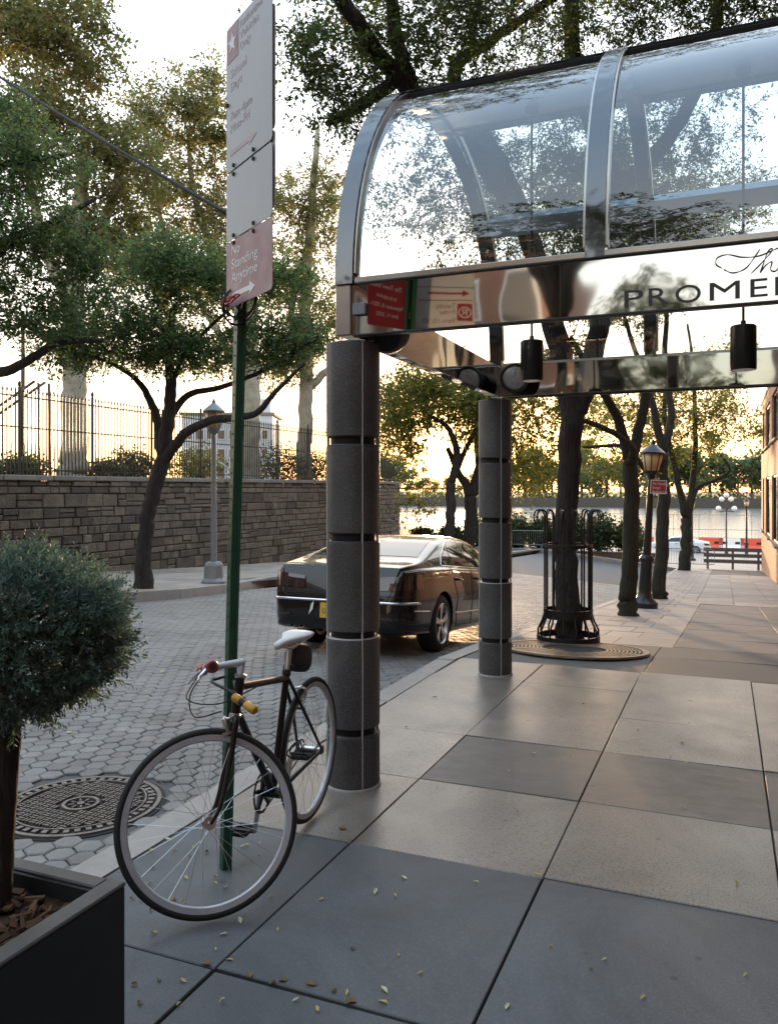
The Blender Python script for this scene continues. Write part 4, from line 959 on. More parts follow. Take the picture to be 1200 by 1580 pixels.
# --- the lock round the post
LK0, LK1 = P(361, 1075, 3.06), P(394, 1097, 2.98)
lk = thing('bike_lock', 'yellow and black lock joining the bicycle frame to the green sign post', 'lock', (LK0.x, LK0.y, LK0.z))
dl = (LK1 - LK0).normalized()
for a, b in ((0.0, 0.34), (0.55, 1.0)): wb(MB().tube([LK0.lerp(LK1, a), LK0.lerp(LK1, a + 0.03), LK0.lerp(LK1, b - 0.03), LK0.lerp(LK1, b)], [0.013, 0.0165, 0.0165, 0.013], 16), 'end_cap', M['yellow_plastic'], lk, 45)
wb(MB().cyl(LK0.lerp(LK1, 0.3), LK0.lerp(LK1, 0.6), 0.0135, 16), 'crossbar', M['black_matte'], lk, 45)
pz = pole_at(LK0.z)
la, lb_ = LK0.lerp(LK1, 0.1), LK0.lerp(LK1, 0.8); back = (pz - la); back.z = 0
q = [la, la + back * 0.5 + Vector((0.01, 0.02, 0)), Vector((pz.x - 0.01, pz.y + 0.055, LK0.z - 0.004)), Vector((pz.x - 0.05, pz.y + 0.02, LK0.z - 0.008)), Vector((pz.x - 0.04, pz.y - 0.03, LK0.z - 0.012)), lb_ + back * 0.45 + Vector((0, -0.02, 0.01)), lb_]
wb(MB().tube([Vector(p) for p in spline([tuple(p) for p in q], 6)], 0.006, 8), 'shackle', M['black_matte'], lk, True)

# ================================================================== planter with clipped juniper
PLX1, PLY1, PLH, PLW = -1.49, 1.745, 0.50, 0.68
pl = thing('planter_box', 'square black planter box in the lower left corner', 'planter', (PLX1 - PLW / 2, PLY1 - PLW / 2, 0.0))
h = PLW / 2; t = 0.055
mb = MB()
for sx_, sy_ in ((1, 0), (-1, 0), (0, 1), (0, -1)):
    c = (sx_ * (h - t / 2), sy_ * (h - t / 2), PLH / 2 - 0.002); size = (t, PLW - (0 if sx_ else 2 * t), PLH - 0.004) if sx_ else (PLW - 2 * t, t, PLH - 0.004)
    MB().bevbox(c, size, 0.004).build('side_panel', M['planter'], pl)
    MB().bevbox((c[0], c[1], PLH + 0.001), (size[0] + (0.004 if sx_ else 0), size[1] + (0.004 if sx_ else -0.005), 0.012), 0.004).build('rim', M['planter_rim'], pl)
SOIL = PLH - 0.055
ns = 14; mb = MB(); mb.v = [((i / ns - 0.5) * (PLW - 2 * t), (j / ns - 0.5) * (PLW - 2 * t), SOIL + random.uniform(-0.012, 0.012)) for j in range(ns + 1) for i in range(ns + 1)]
mb.f = [(j * (ns + 1) + i, j * (ns + 1) + i + 1, (j + 1) * (ns + 1) + i + 1, (j + 1) * (ns + 1) + i) for j in range(ns) for i in range(ns)]
mb.build('soil', M['mulch'], pl)
mb = MB()
for k in range(520):
    a = random.uniform(0, 6.28); m_ = (Matrix.Rotation(a, 3, 'Z') @ Matrix.Rotation(random.uniform(-0.6, 0.6), 3, 'X') @ Matrix.Rotation(random.uniform(-0.4, 0.4), 3, 'Y'))
    mb.box((random.uniform(-h + t + .03, h - t - .03), random.uniform(-h + t + .03, h - t - .03), SOIL + random.uniform(0.0, 0.022)), (random.uniform(0.012, 0.055), random.uniform(0.006, 0.018), random.uniform(0.003, 0.008)), m_)
M['bark_chip'] = leaf_mat('bark_chip', [(0.045, 0.022, 0.012), (0.10, 0.055, 0.03), (0.16, 0.10, 0.06), (0.06, 0.035, 0.02)], 0.02, 0.9)
mb.build('bark_mulch', M['bark_chip'], pl)['kind'] = 'stuff'
TB = Vector((-1.80, 1.60, SOIL)); TC = P(18, 985, 2.20)
jun = thing('topiary_juniper', 'blue-green juniper clipped to a ball on a bare trunk in the planter', 'shrub', TB)
tp = [TB, TB.lerp(TC, 0.3) + Vector((-0.004, 0.004, 0)), TB.lerp(TC, 0.7) + Vector((0.006, 0, 0)), TC + Vector((0, 0, 0.04))]
wb(MB().tube([Vector(p) for p in spline([tuple(p) for p in tp], 8)], [0.040 - 0.009 * (i / 24) + random.uniform(-0.002, 0.002) for i in range(25)], 14), 'trunk', M['bark'], jun, True)
def quads_mesh(name, c, u, v, w, mt):
    """rhombic leaves: centre base c, length vector u, half-width vector v, fold vector w (all (N,3))"""
    n = len(c); pts = np.empty((n, 4, 3)); pts[:, 0] = c; pts[:, 1] = c + u * 0.5 + v + w; pts[:, 2] = c + u; pts[:, 3] = c + u * 0.5 - v + w
    return mesh_np(name, pts.reshape(-1, 3), np.arange(4 * n).reshape(n, 4), mt)
def unit(a): return a / np.maximum(np.linalg.norm(a, axis=1, keepdims=True), 1e-9)
# sprays: each a short shoot of needles pointing outwards
N = 3600; d_ = unit(rng.normal(size=(N, 3)))
fr_ = rng.uniform(0.5, 1.0, N) ** 0.45
lump = 1 + 0.10 * np.sin(d_[:, 0] * 7 + 1) * np.sin(d_[:, 1] * 6) + 0.08 * np.sin(d_[:, 2] * 9 + d_[:, 0] * 5)
base = d_ * (fr_ * lump)[:, None] * np.array([0.265, 0.265, 0.205])
keep = base[:, 2] > -0.17 + 0.03 * rng.normal(size=N); base, d_ = base[keep], d_[keep]; N = len(base)
sd_ = unit(d_ + rng.normal(size=(N, 3)) * 0.45 + np.array([0, 0, 0.25])); sl = rng.uniform(0.045, 0.095, N)
cs, us, vs_ = [], [], []
for k in range(15):
    t_ = (k + rng.uniform(0, 1, N)) / 15; side = unit(np.cross(sd_, rng.normal(size=(N, 3))))
    cs.append(base + sd_ * (sl * t_)[:, None]); dirn = unit(sd_ * 0.8 + side * 0.75); ln = (0.029 * (1.15 - 0.75 * t_))[:, None]
    us.append(dirn * ln); vs_.append(unit(np.cross(dirn, rng.normal(size=(N, 3)))) * 0.0026)
c_, u_, v_ = np.concatenate(cs), np.concatenate(us), np.concatenate(vs_)
o = link('foliage', quads_mesh('foliage', c_, u_, v_, v_ * 0, M['needle']), jun); o.location = TC - TB
br = MB()
for k in range(60):
    e = Vector(base[k * (N // 60)]) * 0.9; br.tube([TC, TC + e * 0.5 + Vector((0, 0, 0.02)), TC + e], [0.010, 0.005, 0.002], 5, cap=False)
wb(br, 'branches', M['bark'], jun)

# ================================================================== manhole, tree grate, guard
mh = thing('manhole_cover', 'round cast iron manhole cover with woven raised pattern set in the paving blocks', 'manhole cover', (MH.x, MH.y, zr(MH.x, MH.y)))
M['cast_iron'] = mat('cast_iron', (0.13, 0.11, 0.10), 0.38, (0.22, 0.19, 0.17), 14, bump=0.2, bscale=120, metal=0.35)
M['cast_dark'] = mat('cast_dark', (0.012, 0.011, 0.011), 0.8, (0.025, 0.022, 0.02), 20)
MB().lathe([(0.0, -0.03), (MH_R + 0.06, -0.03), (MH_R + 0.06, -0.008), (0.0, -0.008)], n=48).build('bed', M['cast_dark'], mh)
MB().lathe([(MH_R + 0.012, -0.02), (MH_R + 0.035, -0.02), (MH_R + 0.035, 0.002), (MH_R + 0.012, 0.002), (MH_R + 0.012, -0.02)], n=64).build('frame', M['cast_iron'], mh, 40)
mb = MB(); st_ = 0.048; k = 0
for i in range(-9, 10):
    for j in range(-9, 10):
        x, y = i * st_, j * st_; r_ = math.hypot(x, y)
        if r_ < MH_R - 0.075 and r_ > 0.115:
            hv = (i + j) % 2
            for q in (-0.011, 0.011): mb.box((x + (0 if hv else q), y + (q if hv else 0), -0.001), (0.040 if hv else 0.011, 0.011 if hv else 0.040, 0.012))
mb.build('basketweave_pattern', M['cast_iron'], mh)
mb = MB()
for r0, r1 in ((MH_R - 0.055, MH_R - 0.045), (0.082, 0.10), (0.0, 0.02)): mb.lathe([(r0, -0.01), (r1, -0.01), (r1, 0.006), (r0, 0.006), (r0, -0.01)], n=48)
for k in range(44):
    a = 2 * math.pi * k / 44; mb.box(((MH_R - 0.02) * math.cos(a), (MH_R - 0.02) * math.sin(a), -0.001), (0.035, 0.028, 0.012), Matrix.Rotation(a, 3, 'Z'))
for k in range(8):
    a = 2 * math.pi * k / 8; mb.box((0.05 * math.cos(a), 0.05 * math.sin(a), -0.001), (0.032, 0.011, 0.012), Matrix.Rotation(a, 3, 'Z'))
mb.build('rim_studs', M['cast_iron'], mh)

slope = math.atan2(zw(GR.x, GR.y + 0.5) - zw(GR.x, GR.y - 0.5), 1.0)
gt = thing('tree_grate', 'round cast iron tree grate of concentric slots below the guarded trunk', 'tree grate', (GR.x, GR.y, zw(GR.x, GR.y) + 0.004)); gt.rotation_euler = (slope, 0, 0)
M['grate_iron'] = mat('grate_iron', (0.17, 0.135, 0.10), 0.36, (0.27, 0.22, 0.165), 12, bump=0.2, bscale=100, metal=0.3)
MB().lathe([(0.32, 0.0), (0.74, 0.0), (0.74, 0.004), (0.32, 0.004)], n=64).build('bed', M['cast_dark'], gt)
r_ = 0.33
while r_ < 0.70:
    MB().lathe([(r_, 0.002), (r_ + 0.022, 0.002), (r_ + 0.020, 0.016), (r_ + 0.002, 0.016), (r_, 0.002)], n=64).build('ring', M['grate_iron'], gt, 40); r_ += 0.040
MB().lathe([(0.70, 0.0), (0.755, 0.0), (0.752, 0.020), (0.703, 0.020), (0.70, 0.0)], n=64).build('ring', M['grate_iron'], gt, 40)
mb = MB()
for k in range(24):
    a = 2 * math.pi * k / 24; mb.box((0.52 * math.cos(a), 0.52 * math.sin(a), 0.009), (0.38, 0.018, 0.012), Matrix.Rotation(a, 3, 'Z'))
mb.build('spokes', M['grate_iron'], gt)
TG = G(876, 992)
gd = thing('tree_guard', 'black iron tree guard with scrolled tops around the nearest sidewalk tree', 'tree guard', (TG.x, TG.y, zw(TG.x, TG.y) + 0.012))
for z, r_, hh in ((0.05, 0.345, 0.075), (0.33, 0.268, 0.10), (1.10, 0.268, 0.035)):
    MB().lathe([(r_ - 0.018, z - hh / 2), (r_ + 0.008, z - hh / 2), (r_ + 0.008, z + hh / 2), (r_ - 0.018, z + hh / 2), (r_ - 0.018, z - hh / 2)], n=40).build('ring', M['iron'], gd, 40)
for k in range(14):
    a = 2 * math.pi * (k + 0.5) / 14; c_, s_ = math.cos(a), math.sin(a)
    prof_ = [(0.335, 0.06), (0.335, 0.15), (0.29, 0.24), (0.262, 0.33), (0.262, 0.8), (0.262, 1.36)]
    scr = [(0.262 + 0.062 - 0.062 * math.cos(t_), 1.42 + 0.085 * math.sin(t_)) for t_ in np.linspace(0, 4.3, 12)]
    pts = [(r_ * c_, r_ * s_, z) for r_, z in prof_ + scr]
    MB().tube(pts, [0.011] * 6 + list(np.linspace(0.011, 0.007, 12)), 7).build('bar', M['iron'], gd, True)

# ================================================================== lamp posts
def lamp_post(loc, H, label, style='cast', s=1.0, detail=24, group=None):
    t = thing('lamp_post', label, 'lamp post', loc, group=group); m = M['black_paint'] if style != 'galv' else M['galv']; n = detail
    if style == 'galv':
        MB().lathe([(0.27, 0), (0.27, 0.05), (0.22, 0.12), (0.20, 0.40), (0.17, 0.46), (0.10, 0.48)], n=8).build('base', m, t)
        MB().tube([(0, 0, 0.46), (0, 0, H - 0.5)], [0.072, 0.05], 8).build('shaft', m, t)
    else:
        MB().lathe([(0.27 * s, 0), (0.27 * s, 0.12), (0.24 * s, 0.15), (0.16 * s, 0.22), (0.13 * s, 0.32), (0.115 * s, 0.95), (0.15 * s, 1.0), (0.15 * s, 1.04), (0.10 * s, 1.10)], n=n).build('base', m, t, 40)
        MB().lathe([(0.085 * s, 1.08), (0.075 * s, 1.6), (0.058 * s, H - 0.78), (0.09 * s, H - 0.76), (0.09 * s, H - 0.72), (0.06 * s, H - 0.69)], n=n).build('shaft', m, t, 40)
    z = H - 0.72 if style != 'galv' else H - 0.52
    ln = MB().lathe([(0.07 * s, z), (0.13 * s, z + 0.05), (0.15 * s, z + 0.09), (0.15 * s, z + 0.11)], n=n).build('lantern', m, t, 40)
    k_ = 0.22 * s
    MB().lathe([(0.145 * s, z + 0.11), (k_, z + 0.47)], n=n).build('glass_globe', M['lamp_amber'], ln, True)
    MB().lathe([(k_ + 0.035 * s, z + 0.465), (k_ + 0.035 * s, z + 0.49), (k_ * 0.85, z + 0.55), (0.10 * s, z + 0.62), (0.05 * s, z + 0.66), (0.045 * s, z + 0.70), (0.01, z + 0.76)], n=n).build('hood', m, ln, 40)
    for k in range(8 if detail > 12 else 4):
        a = k * 2 * math.pi / (8 if detail > 12 else 4); MB().tube([(0.15 * s * math.cos(a), 0.15 * s * math.sin(a), z + 0.10), (k_ * 1.01 * math.cos(a), k_ * 1.01 * math.sin(a), z + 0.475)], 0.010 * s, 5).build('glazing_bar', m, ln)
    return t
LP = G(993, 938); lp = lamp_post(LP, 257 * (LP - Vector((0, 0, CAM_H))).dot(Vector((-_s, _c, 0))) / FOC, 'black cast iron lamp post with amber lantern between the sidewalk trees', 'cast', 1.0)
zc = P(1013, 751, 1).z
lp.rotation_euler = (0, R(3.0), 0)
dl_ = (LP - Vector((0, 0, CAM_H))).dot(Vector((-_s, _c, 0)))
so = Vector((0.0, -0.11, (P(1001, 761, dl_) - LP).z)); sn = Vector((_s * 0.6, -_c, 0)).normalized(); se = Vector((0, 0, 1)).cross(sn)
sw, sh_ = 24 * dl_ / FOC, 21 * dl_ / FOC
pp = MB().prism([(0, 0), (sw, 0), (sw, sh_), (0, sh_)], so, se, UP, sn, 0.004).build('sign_plate', M['sign_red'], lp)
for i in range(4):
    a, b = [((0, 0), (sw, 0.016)), ((0, sh_ - 0.016), (sw, sh_)), ((0, 0), (0.016, sh_)), ((sw - 0.016, 0), (sw, sh_))][i]
    MB().prism([(a[0], a[1]), (b[0], a[1]), (b[0], b[1]), (a[0], b[1])], so + sn * 0.0045, se, UP, sn, 0.001 + i * 0.0002).build('border', M['white_paint'], pp)
for i, s in enumerate(('No Standing', 'Except', 'Ambulances')): put_text(s, so + sn * 0.0052 + se * 0.04 + Vector((0, 0, sh_ - 0.10 - i * 0.085)), se, UP, 0.085, M['white_paint'], pp, width=(0.31, 0.16, 0.30)[i])
LG = G(330, 900)
lg = lamp_post(LG, (900 - 632) * (LG - Vector((0, 0, CAM_H))).dot(Vector((-_s, _c, 0))) / FOC, 'grey octagonal lamp post on the far sidewalk in front of the stone wall', 'galv', 0.95, 16)

# ================================================================== parked car
CAR_X, CAR_Y = -3.93, 8.95
_ca, _cb = zr(CAR_X, CAR_Y), zr(CAR_X, CAR_Y + 2.71)
car = thing('parked_car', 'black four-door sedan parked at the near kerb behind the columns', 'car', (CAR_X, CAR_Y, _ca))
car.rotation_euler = (0, -math.atan2(_cb - _ca, 2.71), R(90))
def lerp_tab(tab, x): return float(np.interp(x, [p[0] for p in tab], [p[1] for p in tab]))
TOP = [(-1.07, 0.60), (-1.05, 0.68), (-1.0, 0.90), (-0.96, 0.965), (-0.85, 0.99), (-0.6, 1.02), (-0.4, 1.06), (0.0, 1.175), (0.4, 1.285), (0.8, 1.355), (1.2, 1.385), (1.55, 1.37), (1.85, 1.33), (2.2, 1.17), (2.5, 1.02), (2.62, 0.985), (3.1, 0.90), (3.5, 0.79), (3.68, 0.66), (3.74, 0.55)]
BELT = [(-1.07, 0.58), (-1.05, 0.66), (-1.0, 0.85), (-0.96, 0.92), (-0.6, 0.95), (0.3, 0.965), (1.5, 0.945), (2.4, 0.91), (3.1, 0.83), (3.5, 0.72), (3.68, 0.60), (3.74, 0.5)]
WID = [(-1.07, 0.60), (-1.05, 0.70), (-1.0, 0.765), (-0.9, 0.815), (-0.7, 0.86), (-0.3, 0.895), (0.6, 0.91), (2.4, 0.91), (3.1, 0.885), (3.45, 0.82), (3.65, 0.69), (3.74, 0.5)]
BOT = [(-1.07, 0.36), (-1.0, 0.27), (-0.8, 0.23), (0.5, 0.19), (2.3, 0.19), (3.3, 0.22), (3.74, 0.3)]
def smooth_tab(tab, x): return sum(lerp_tab(tab, x + k * 0.035) for k in (-2, -1, 0, 1, 2)) / 5 if -0.9 < x < 3.5 else lerp_tab(tab, x)
def car_ring(x):
    w, zb, zt, z0 = (smooth_tab(t_, x) for t_ in (WID, BELT, TOP, BOT)); h = max(zt - zb, 0.02)
    tk = min(h / 0.45, 1.0); wr = 0.93 * w - 0.25 * tk
    pts = [(0, z0), (w * 0.86, z0), (w * 0.965, z0 + 0.07), (w * 0.985, z0 + (zb - z0) * 0.3), (w, z0 + (zb - z0) * 0.52), (w * 0.992, z0 + (zb - z0) * 0.74), (w * 0.975, zb - 0.035), (w * 0.945, zb + 0.004),
           (w * 0.925, zb + 0.03 * tk + h * 0.04), ((0.93 * w + wr) / 2 + 0.015 * tk, zb + 0.52 * h), (wr + 0.035 * tk, zb + 0.84 * h), (wr - 0.06, zb + 0.955 * h), (wr * 0.5, zb + 0.993 * h), (0, zt)]
    q = spline(pts, 4); return [(max(a, 0), b) for a, b in q]
xs = sorted(set([-1.07, -1.05, -1.02, -0.985, -0.96] + list(np.linspace(-0.93, 3.5, 64)) + [3.58, 3.65, 3.70, 3.74]))
rings = [car_ring(x) for x in xs]; m_ = len(rings[0]); full = 2 * m_ - 2
mb = MB()
for x, rg in zip(xs, rings):
    mb.v += [(x, -a, b) for a, b in rg] + [(x, a, b) for a, b in rg[-2:0:-1]]
for i in range(len(xs) - 1):
    for k in range(full): mb.f.append((i * full + k, (i + 1) * full + k, (i + 1) * full + (k + 1) % full, i * full + (k + 1) % full))
mb.f += [tuple(range(full)), tuple((len(xs) - 1) * full + k for k in range(full))[::-1]]
bvh = BVHTree.FromPolygons([Vector(p) for p in mb.v], mb.f)
body = mb.build('body', M['car_black'], car, 50)
cut = MB()
for xw in (0.0, 2.71):
    for s in (-1, 1): cut.lathe([(0.375, 0.0), (0.375, 0.5)], (xw, s * 0.62, 0.325), 40, Matrix.Rotation(R(-90 * s), 3, 'X'))
co = cut.build('cutter', M['black_matte'])
bpy.context.view_layer.update(); co.matrix_world = car.matrix_world.copy() if False else car.matrix_basis.copy()
md = body.modifiers.new('arches', 'BOOLEAN'); md.object = co; md.operation = 'DIFFERENCE'; md.solver = 'EXACT'
bpy.context.view_layer.update()
nm_ = bpy.data.meshes.new_from_object(body.evaluated_get(bpy.context.evaluated_depsgraph_get()))
body.modifiers.clear(); body.data = nm_; nm_.set_sharp_from_angle(angle=R(40)); bpy.data.objects.remove(co)
def hit(o, d):
    p, nrm, i, dist = bvh.ray_cast(Vector(o), Vector(d).normalized()); return p, nrm
def side_pt(x, z, s, off=0.003):
    p, nrm = hit((x, s * 3, z), (0, -s, 0))
    if p is None: return None
    return p + (nrm if nrm.y * s > 0 else -nrm) * off
def patch(name, corners, fn, m, parent, nu=10, nv=8, smooth=True):
    """bilinear quad of 2-D corners, each point laid on the body by fn"""
    mb = MB(); ok = True
    for j in range(nv + 1):
        for i in range(nu + 1):
            u, v = i / nu, j / nv
            a = [corners[0][k] * (1 - u) * (1 - v) + corners[1][k] * u * (1 - v) + corners[2][k] * u * v + corners[3][k] * (1 - u) * v for k in (0, 1)]
            p = fn(*a)
            if p is None: p = Vector(mb.v[-1]) if mb.v else Vector((0, 0, 0))
            mb.v.append(tuple(p))
    mb.f = [(j * (nu + 1) + i, j * (nu + 1) + i + 1, (j + 1) * (nu + 1) + i + 1, (j + 1) * (nu + 1) + i) for j in range(nv) for i in range(nu)]
    return mb.build(name, m, parent, smooth)
def line_on(mb, pts, fn, rad, n=10, sides=6):
    q = []
    for a, b in zip(pts, pts[1:]):
        for k in range(n): q.append(fn(a[0] + (b[0] - a[0]) * k / n, a[1] + (b[1] - a[1]) * k / n))
    q.append(fn(*pts[-1])); mb.tube([p for p in q if p is not None], rad, sides)
for s in (-1, 1):
    f_ = lambda x, z, s=s: side_pt(x, z, s, 0.004)
    winr = [(0.40, 0.995), (1.08, 0.985), (1.03, 1.315), (0.62, 1.26)]; winf = [(1.15, 0.985), (2.17, 0.965), (1.80, 1.25), (1.10, 1.315)]; winq = [(0.10, 1.005), (0.36, 1.0), (0.57, 1.245), (0.33, 1.15)]
    for wq in (winr, winf, winq): patch('side_window', wq, f_, M['car_glass'], body)
    g_ = lambda x, z, s=s: side_pt(x, z, s, 0.002)
    tr = MB(); line_on(tr, [(0.05, 0.995), (0.4, 0.985), (1.1, 0.972), (2.22, 0.952)], g_, 0.008); line_on(tr, [(0.05, 0.995), (0.20, 1.12), (0.34, 1.17), (0.62, 1.275), (1.05, 1.33), (1.4, 1.325), (1.8, 1.263), (2.22, 0.96)], g_, 0.007)
    tr.build('window_trim', M['chrome'], body, True)
    tr = MB(); line_on(tr, [(-0.80, 0.50), (-0.42, 0.485)], g_, 0.009); line_on(tr, [(0.42, 0.43), (2.30, 0.40)], g_, 0.009, 14); tr.build('side_moulding', M['chrome'], body, True)
    sm = MB()
    line_on(sm, [(1.11, 0.96), (1.13, 0.6), (1.12, 0.27)], g_, 0.0035); line_on(sm, [(2.26, 0.94), (2.32, 0.6), (2.24, 0.27)], g_, 0.0035); line_on(sm, [(0.30, 0.97), (0.42, 0.75), (0.50, 0.62), (0.48, 0.45), (0.52, 0.27)], g_, 0.0035); line_on(sm, [(0.5, 0.265), (2.24, 0.265)], g_, 0.0035)
    sm.build('door_seam', M['black_matte'], body)
    for xh in (0.45, 1.30):
        hd_ = MB(); a = side_pt(xh, 0.83, s, 0.022); b = side_pt(xh + 0.2, 0.825, s, 0.022); hd_.tube([side_pt(xh, .83, s, 0.0), a, b, side_pt(xh + .2, .825, s, 0.0)], [0.012, 0.014, 0.014, 0.012], 8); hd_.build('door_handle', M['car_black'], body, True)
    mr = MB(); c = side_pt(2.05, 0.99, s, 0.09); mr.lathe([(0.001, -0.085), (0.05, -0.075), (0.075, -0.03), (0.078, 0.03), (0.07, 0.06), (0.0, 0.062)], c, 20, Matrix.Rotation(R(-90), 3, 'Y') @ Matrix.Scale(0.75, 3, (1, 0, 0))); mr.tube([side_pt(2.08, 0.94, s, 0), c], [0.03, 0.03], 8)
    mr.build('wing_mirror', M['car_black'], body, 50)
def rear_pt(y, z, off=0.004):
    # aim towards a spine inside the tail so that the patch wraps round the corner
    tgt = Vector((0.1, y * 0.55, z)); o_ = Vector((-3.0, y * 1.9, z)); p, nrm = hit(o_, tgt - o_)
    if p is None: return None
    return p + (nrm if nrm.dot(o_ - p) > 0 else -nrm) * off
for s in (-1, 1):
    tl = patch('tail_lamp', [(s * 0.36, 0.70), (s * 0.98, 0.74), (s * 1.0, 0.90), (s * 0.38, 0.84)], lambda y, z: rear_pt(y, z, 0.012), M['tail_lamp'], body, 12, 6)
    patch('reflector', [(s * 0.50, 0.40), (s * 0.80, 0.40), (s * 0.80, 0.435), (s * 0.50, 0.435)], lambda y, z: rear_pt(y, z, 0.008), M['tail_lamp'], body, 6, 2)
tr = MB(); q = [rear_pt(y, 0.585, 0.006) for y in np.linspace(-0.95, 0.95, 40)]; tr.tube([p for p in q if p], 0.016, 8); tr.build('bumper_trim', M['chrome'], body, True)
tr = MB(); q = [rear_pt(y, 0.655, 0.003) for y in np.linspace(-0.85, 0.85, 40)]; tr.tube([p for p in q if p], 0.004, 6); tr.build('boot_seam', M['black_matte'], body)
def deck_pt(y, x, off=0.004):
    p, nrm = hit((x, y, 3), (0, 0, -1)); return None if p is None else p + (nrm if nrm.z > 0 else -nrm) * off
patch('rear_window', [(-0.66, -0.30), (0.66, -0.30), (0.53, 0.50), (-0.53, 0.50)], deck_pt, M['car_glass'], body, 14, 12)
patch('windscreen', [(0.70, 2.46), (-0.70, 2.46), (-0.56, 1.90), (0.56, 1.90)], deck_pt, M['car_glass'], body, 14, 12)
npz = rear_pt(0, 0.50, 0.0); px_ = npz.x
npl = MB().bevbox((px_ - 0.012, 0.0, 0.475), (0.012, 0.33, 0.165), 0.003).build('number_plate', M['plate_yellow'], body)
put_text('GRB 4176', (px_ - 0.019, 0.14, 0.44), (0, -1, 0), UP, 0.08, M['letter'], npl, width=0.28)
bd = MB().lathe([(0.0, 0.0), (0.055, 0.0), (0.055, 0.008), (0.045, 0.012), (0.0, 0.012)], rear_pt(0, 0.79, 0.004), 28, Matrix.Rotation(R(-90), 3, 'Y')).build('badge', M['chrome'], body, 40)
# a little white flag of tape beside the plate
MB().prism([(0.0, 0.0), (0.05, 0.06), (0.06, 0.15), (0.03, 0.12)], (px_ - 0.02, 0.30, 0.42), (0, -1, 0), UP, (-1, 0, 0), 0.003).build('tape', M['white_paint'], body)
def car_wheel(x, s, parent):
    c = (x, s * 0.78, 0.325); rx = Matrix.Rotation(R(-90 * s), 3, 'X')
    t_ = MB().lathe([(0.235, -0.09), (0.25, -0.11), (0.30, -0.115), (0.325, -0.09), (0.328, 0.0), (0.325, 0.085), (0.30, 0.108), (0.25, 0.112), (0.236, 0.10), (0.235, -0.09)], c, 48, rx).build('tyre', M['rubber'], parent, 40)
    MB().lathe([(0.238, -0.09), (0.238, 0.105), (0.228, 0.112), (0.218, 0.10), (0.21, 0.02), (0.20, -0.09), (0.238, -0.09)], c, 48, rx).build('rim', M['alloy'], t_, 40)
    MB().lathe([(0.0, 0.0), (0.205, 0.0), (0.205, 0.01), (0.0, 0.01)], c, 36, rx).build('brake_disc', M['black_matte'], t_)
    for k in range(5):
        a = k * 2 * math.pi / 5 + 0.3; sp_ = MB()
        for t2 in (-0.13, 0.13):
            sp_.v = sp_.v
        def pr(r_, da, z): p = rx @ Vector((r_ * math.cos(a + da), r_ * math.sin(a + da), z)); return tuple(Vector(c) + p)
        vs = [pr(0.03, -0.8, 0.085), pr(0.03, 0.8, 0.085), pr(0.13, 0.26, 0.092), pr(0.222, 0.30, 0.10), pr(0.222, -0.16, 0.10), pr(0.13, -0.16, 0.092)]
        vs2 = [pr(0.03, -0.8, 0.05), pr(0.03, 0.8, 0.05), pr(0.13, 0.24, 0.05), pr(0.222, 0.26, 0.05), pr(0.222, -0.12, 0.05), pr(0.13, -0.14, 0.05)]
        MB().add(vs + vs2, [(0, 1, 2, 5), (5, 2, 3, 4)] + [(i, (i + 1) % 6, 6 + (i + 1) % 6, 6 + i) for i in range(6)]).build('spoke', M['alloy'], t_)
    MB().lathe([(0.045, 0.05), (0.045, 0.094), (0.03, 0.1), (0.0, 0.1)], c, 20, rx).build('hub_cap', M['alloy'], t_, 40)
for xw in (0.0, 2.71):
    for s in (-1, 1): car_wheel(xw, s, car)
ex = MB()
for yy in (0.42, 0.54): ex.lathe([(0.03, 0.0), (0.036, 0.0), (0.036, 0.12), (0.03, 0.12), (0.03, 0.0)], (-1.02, yy, 0.30), 18, Matrix.Rotation(R(90), 3, 'Y'))
ex.build('exhaust_pipe', M['chrome'], body, 40)

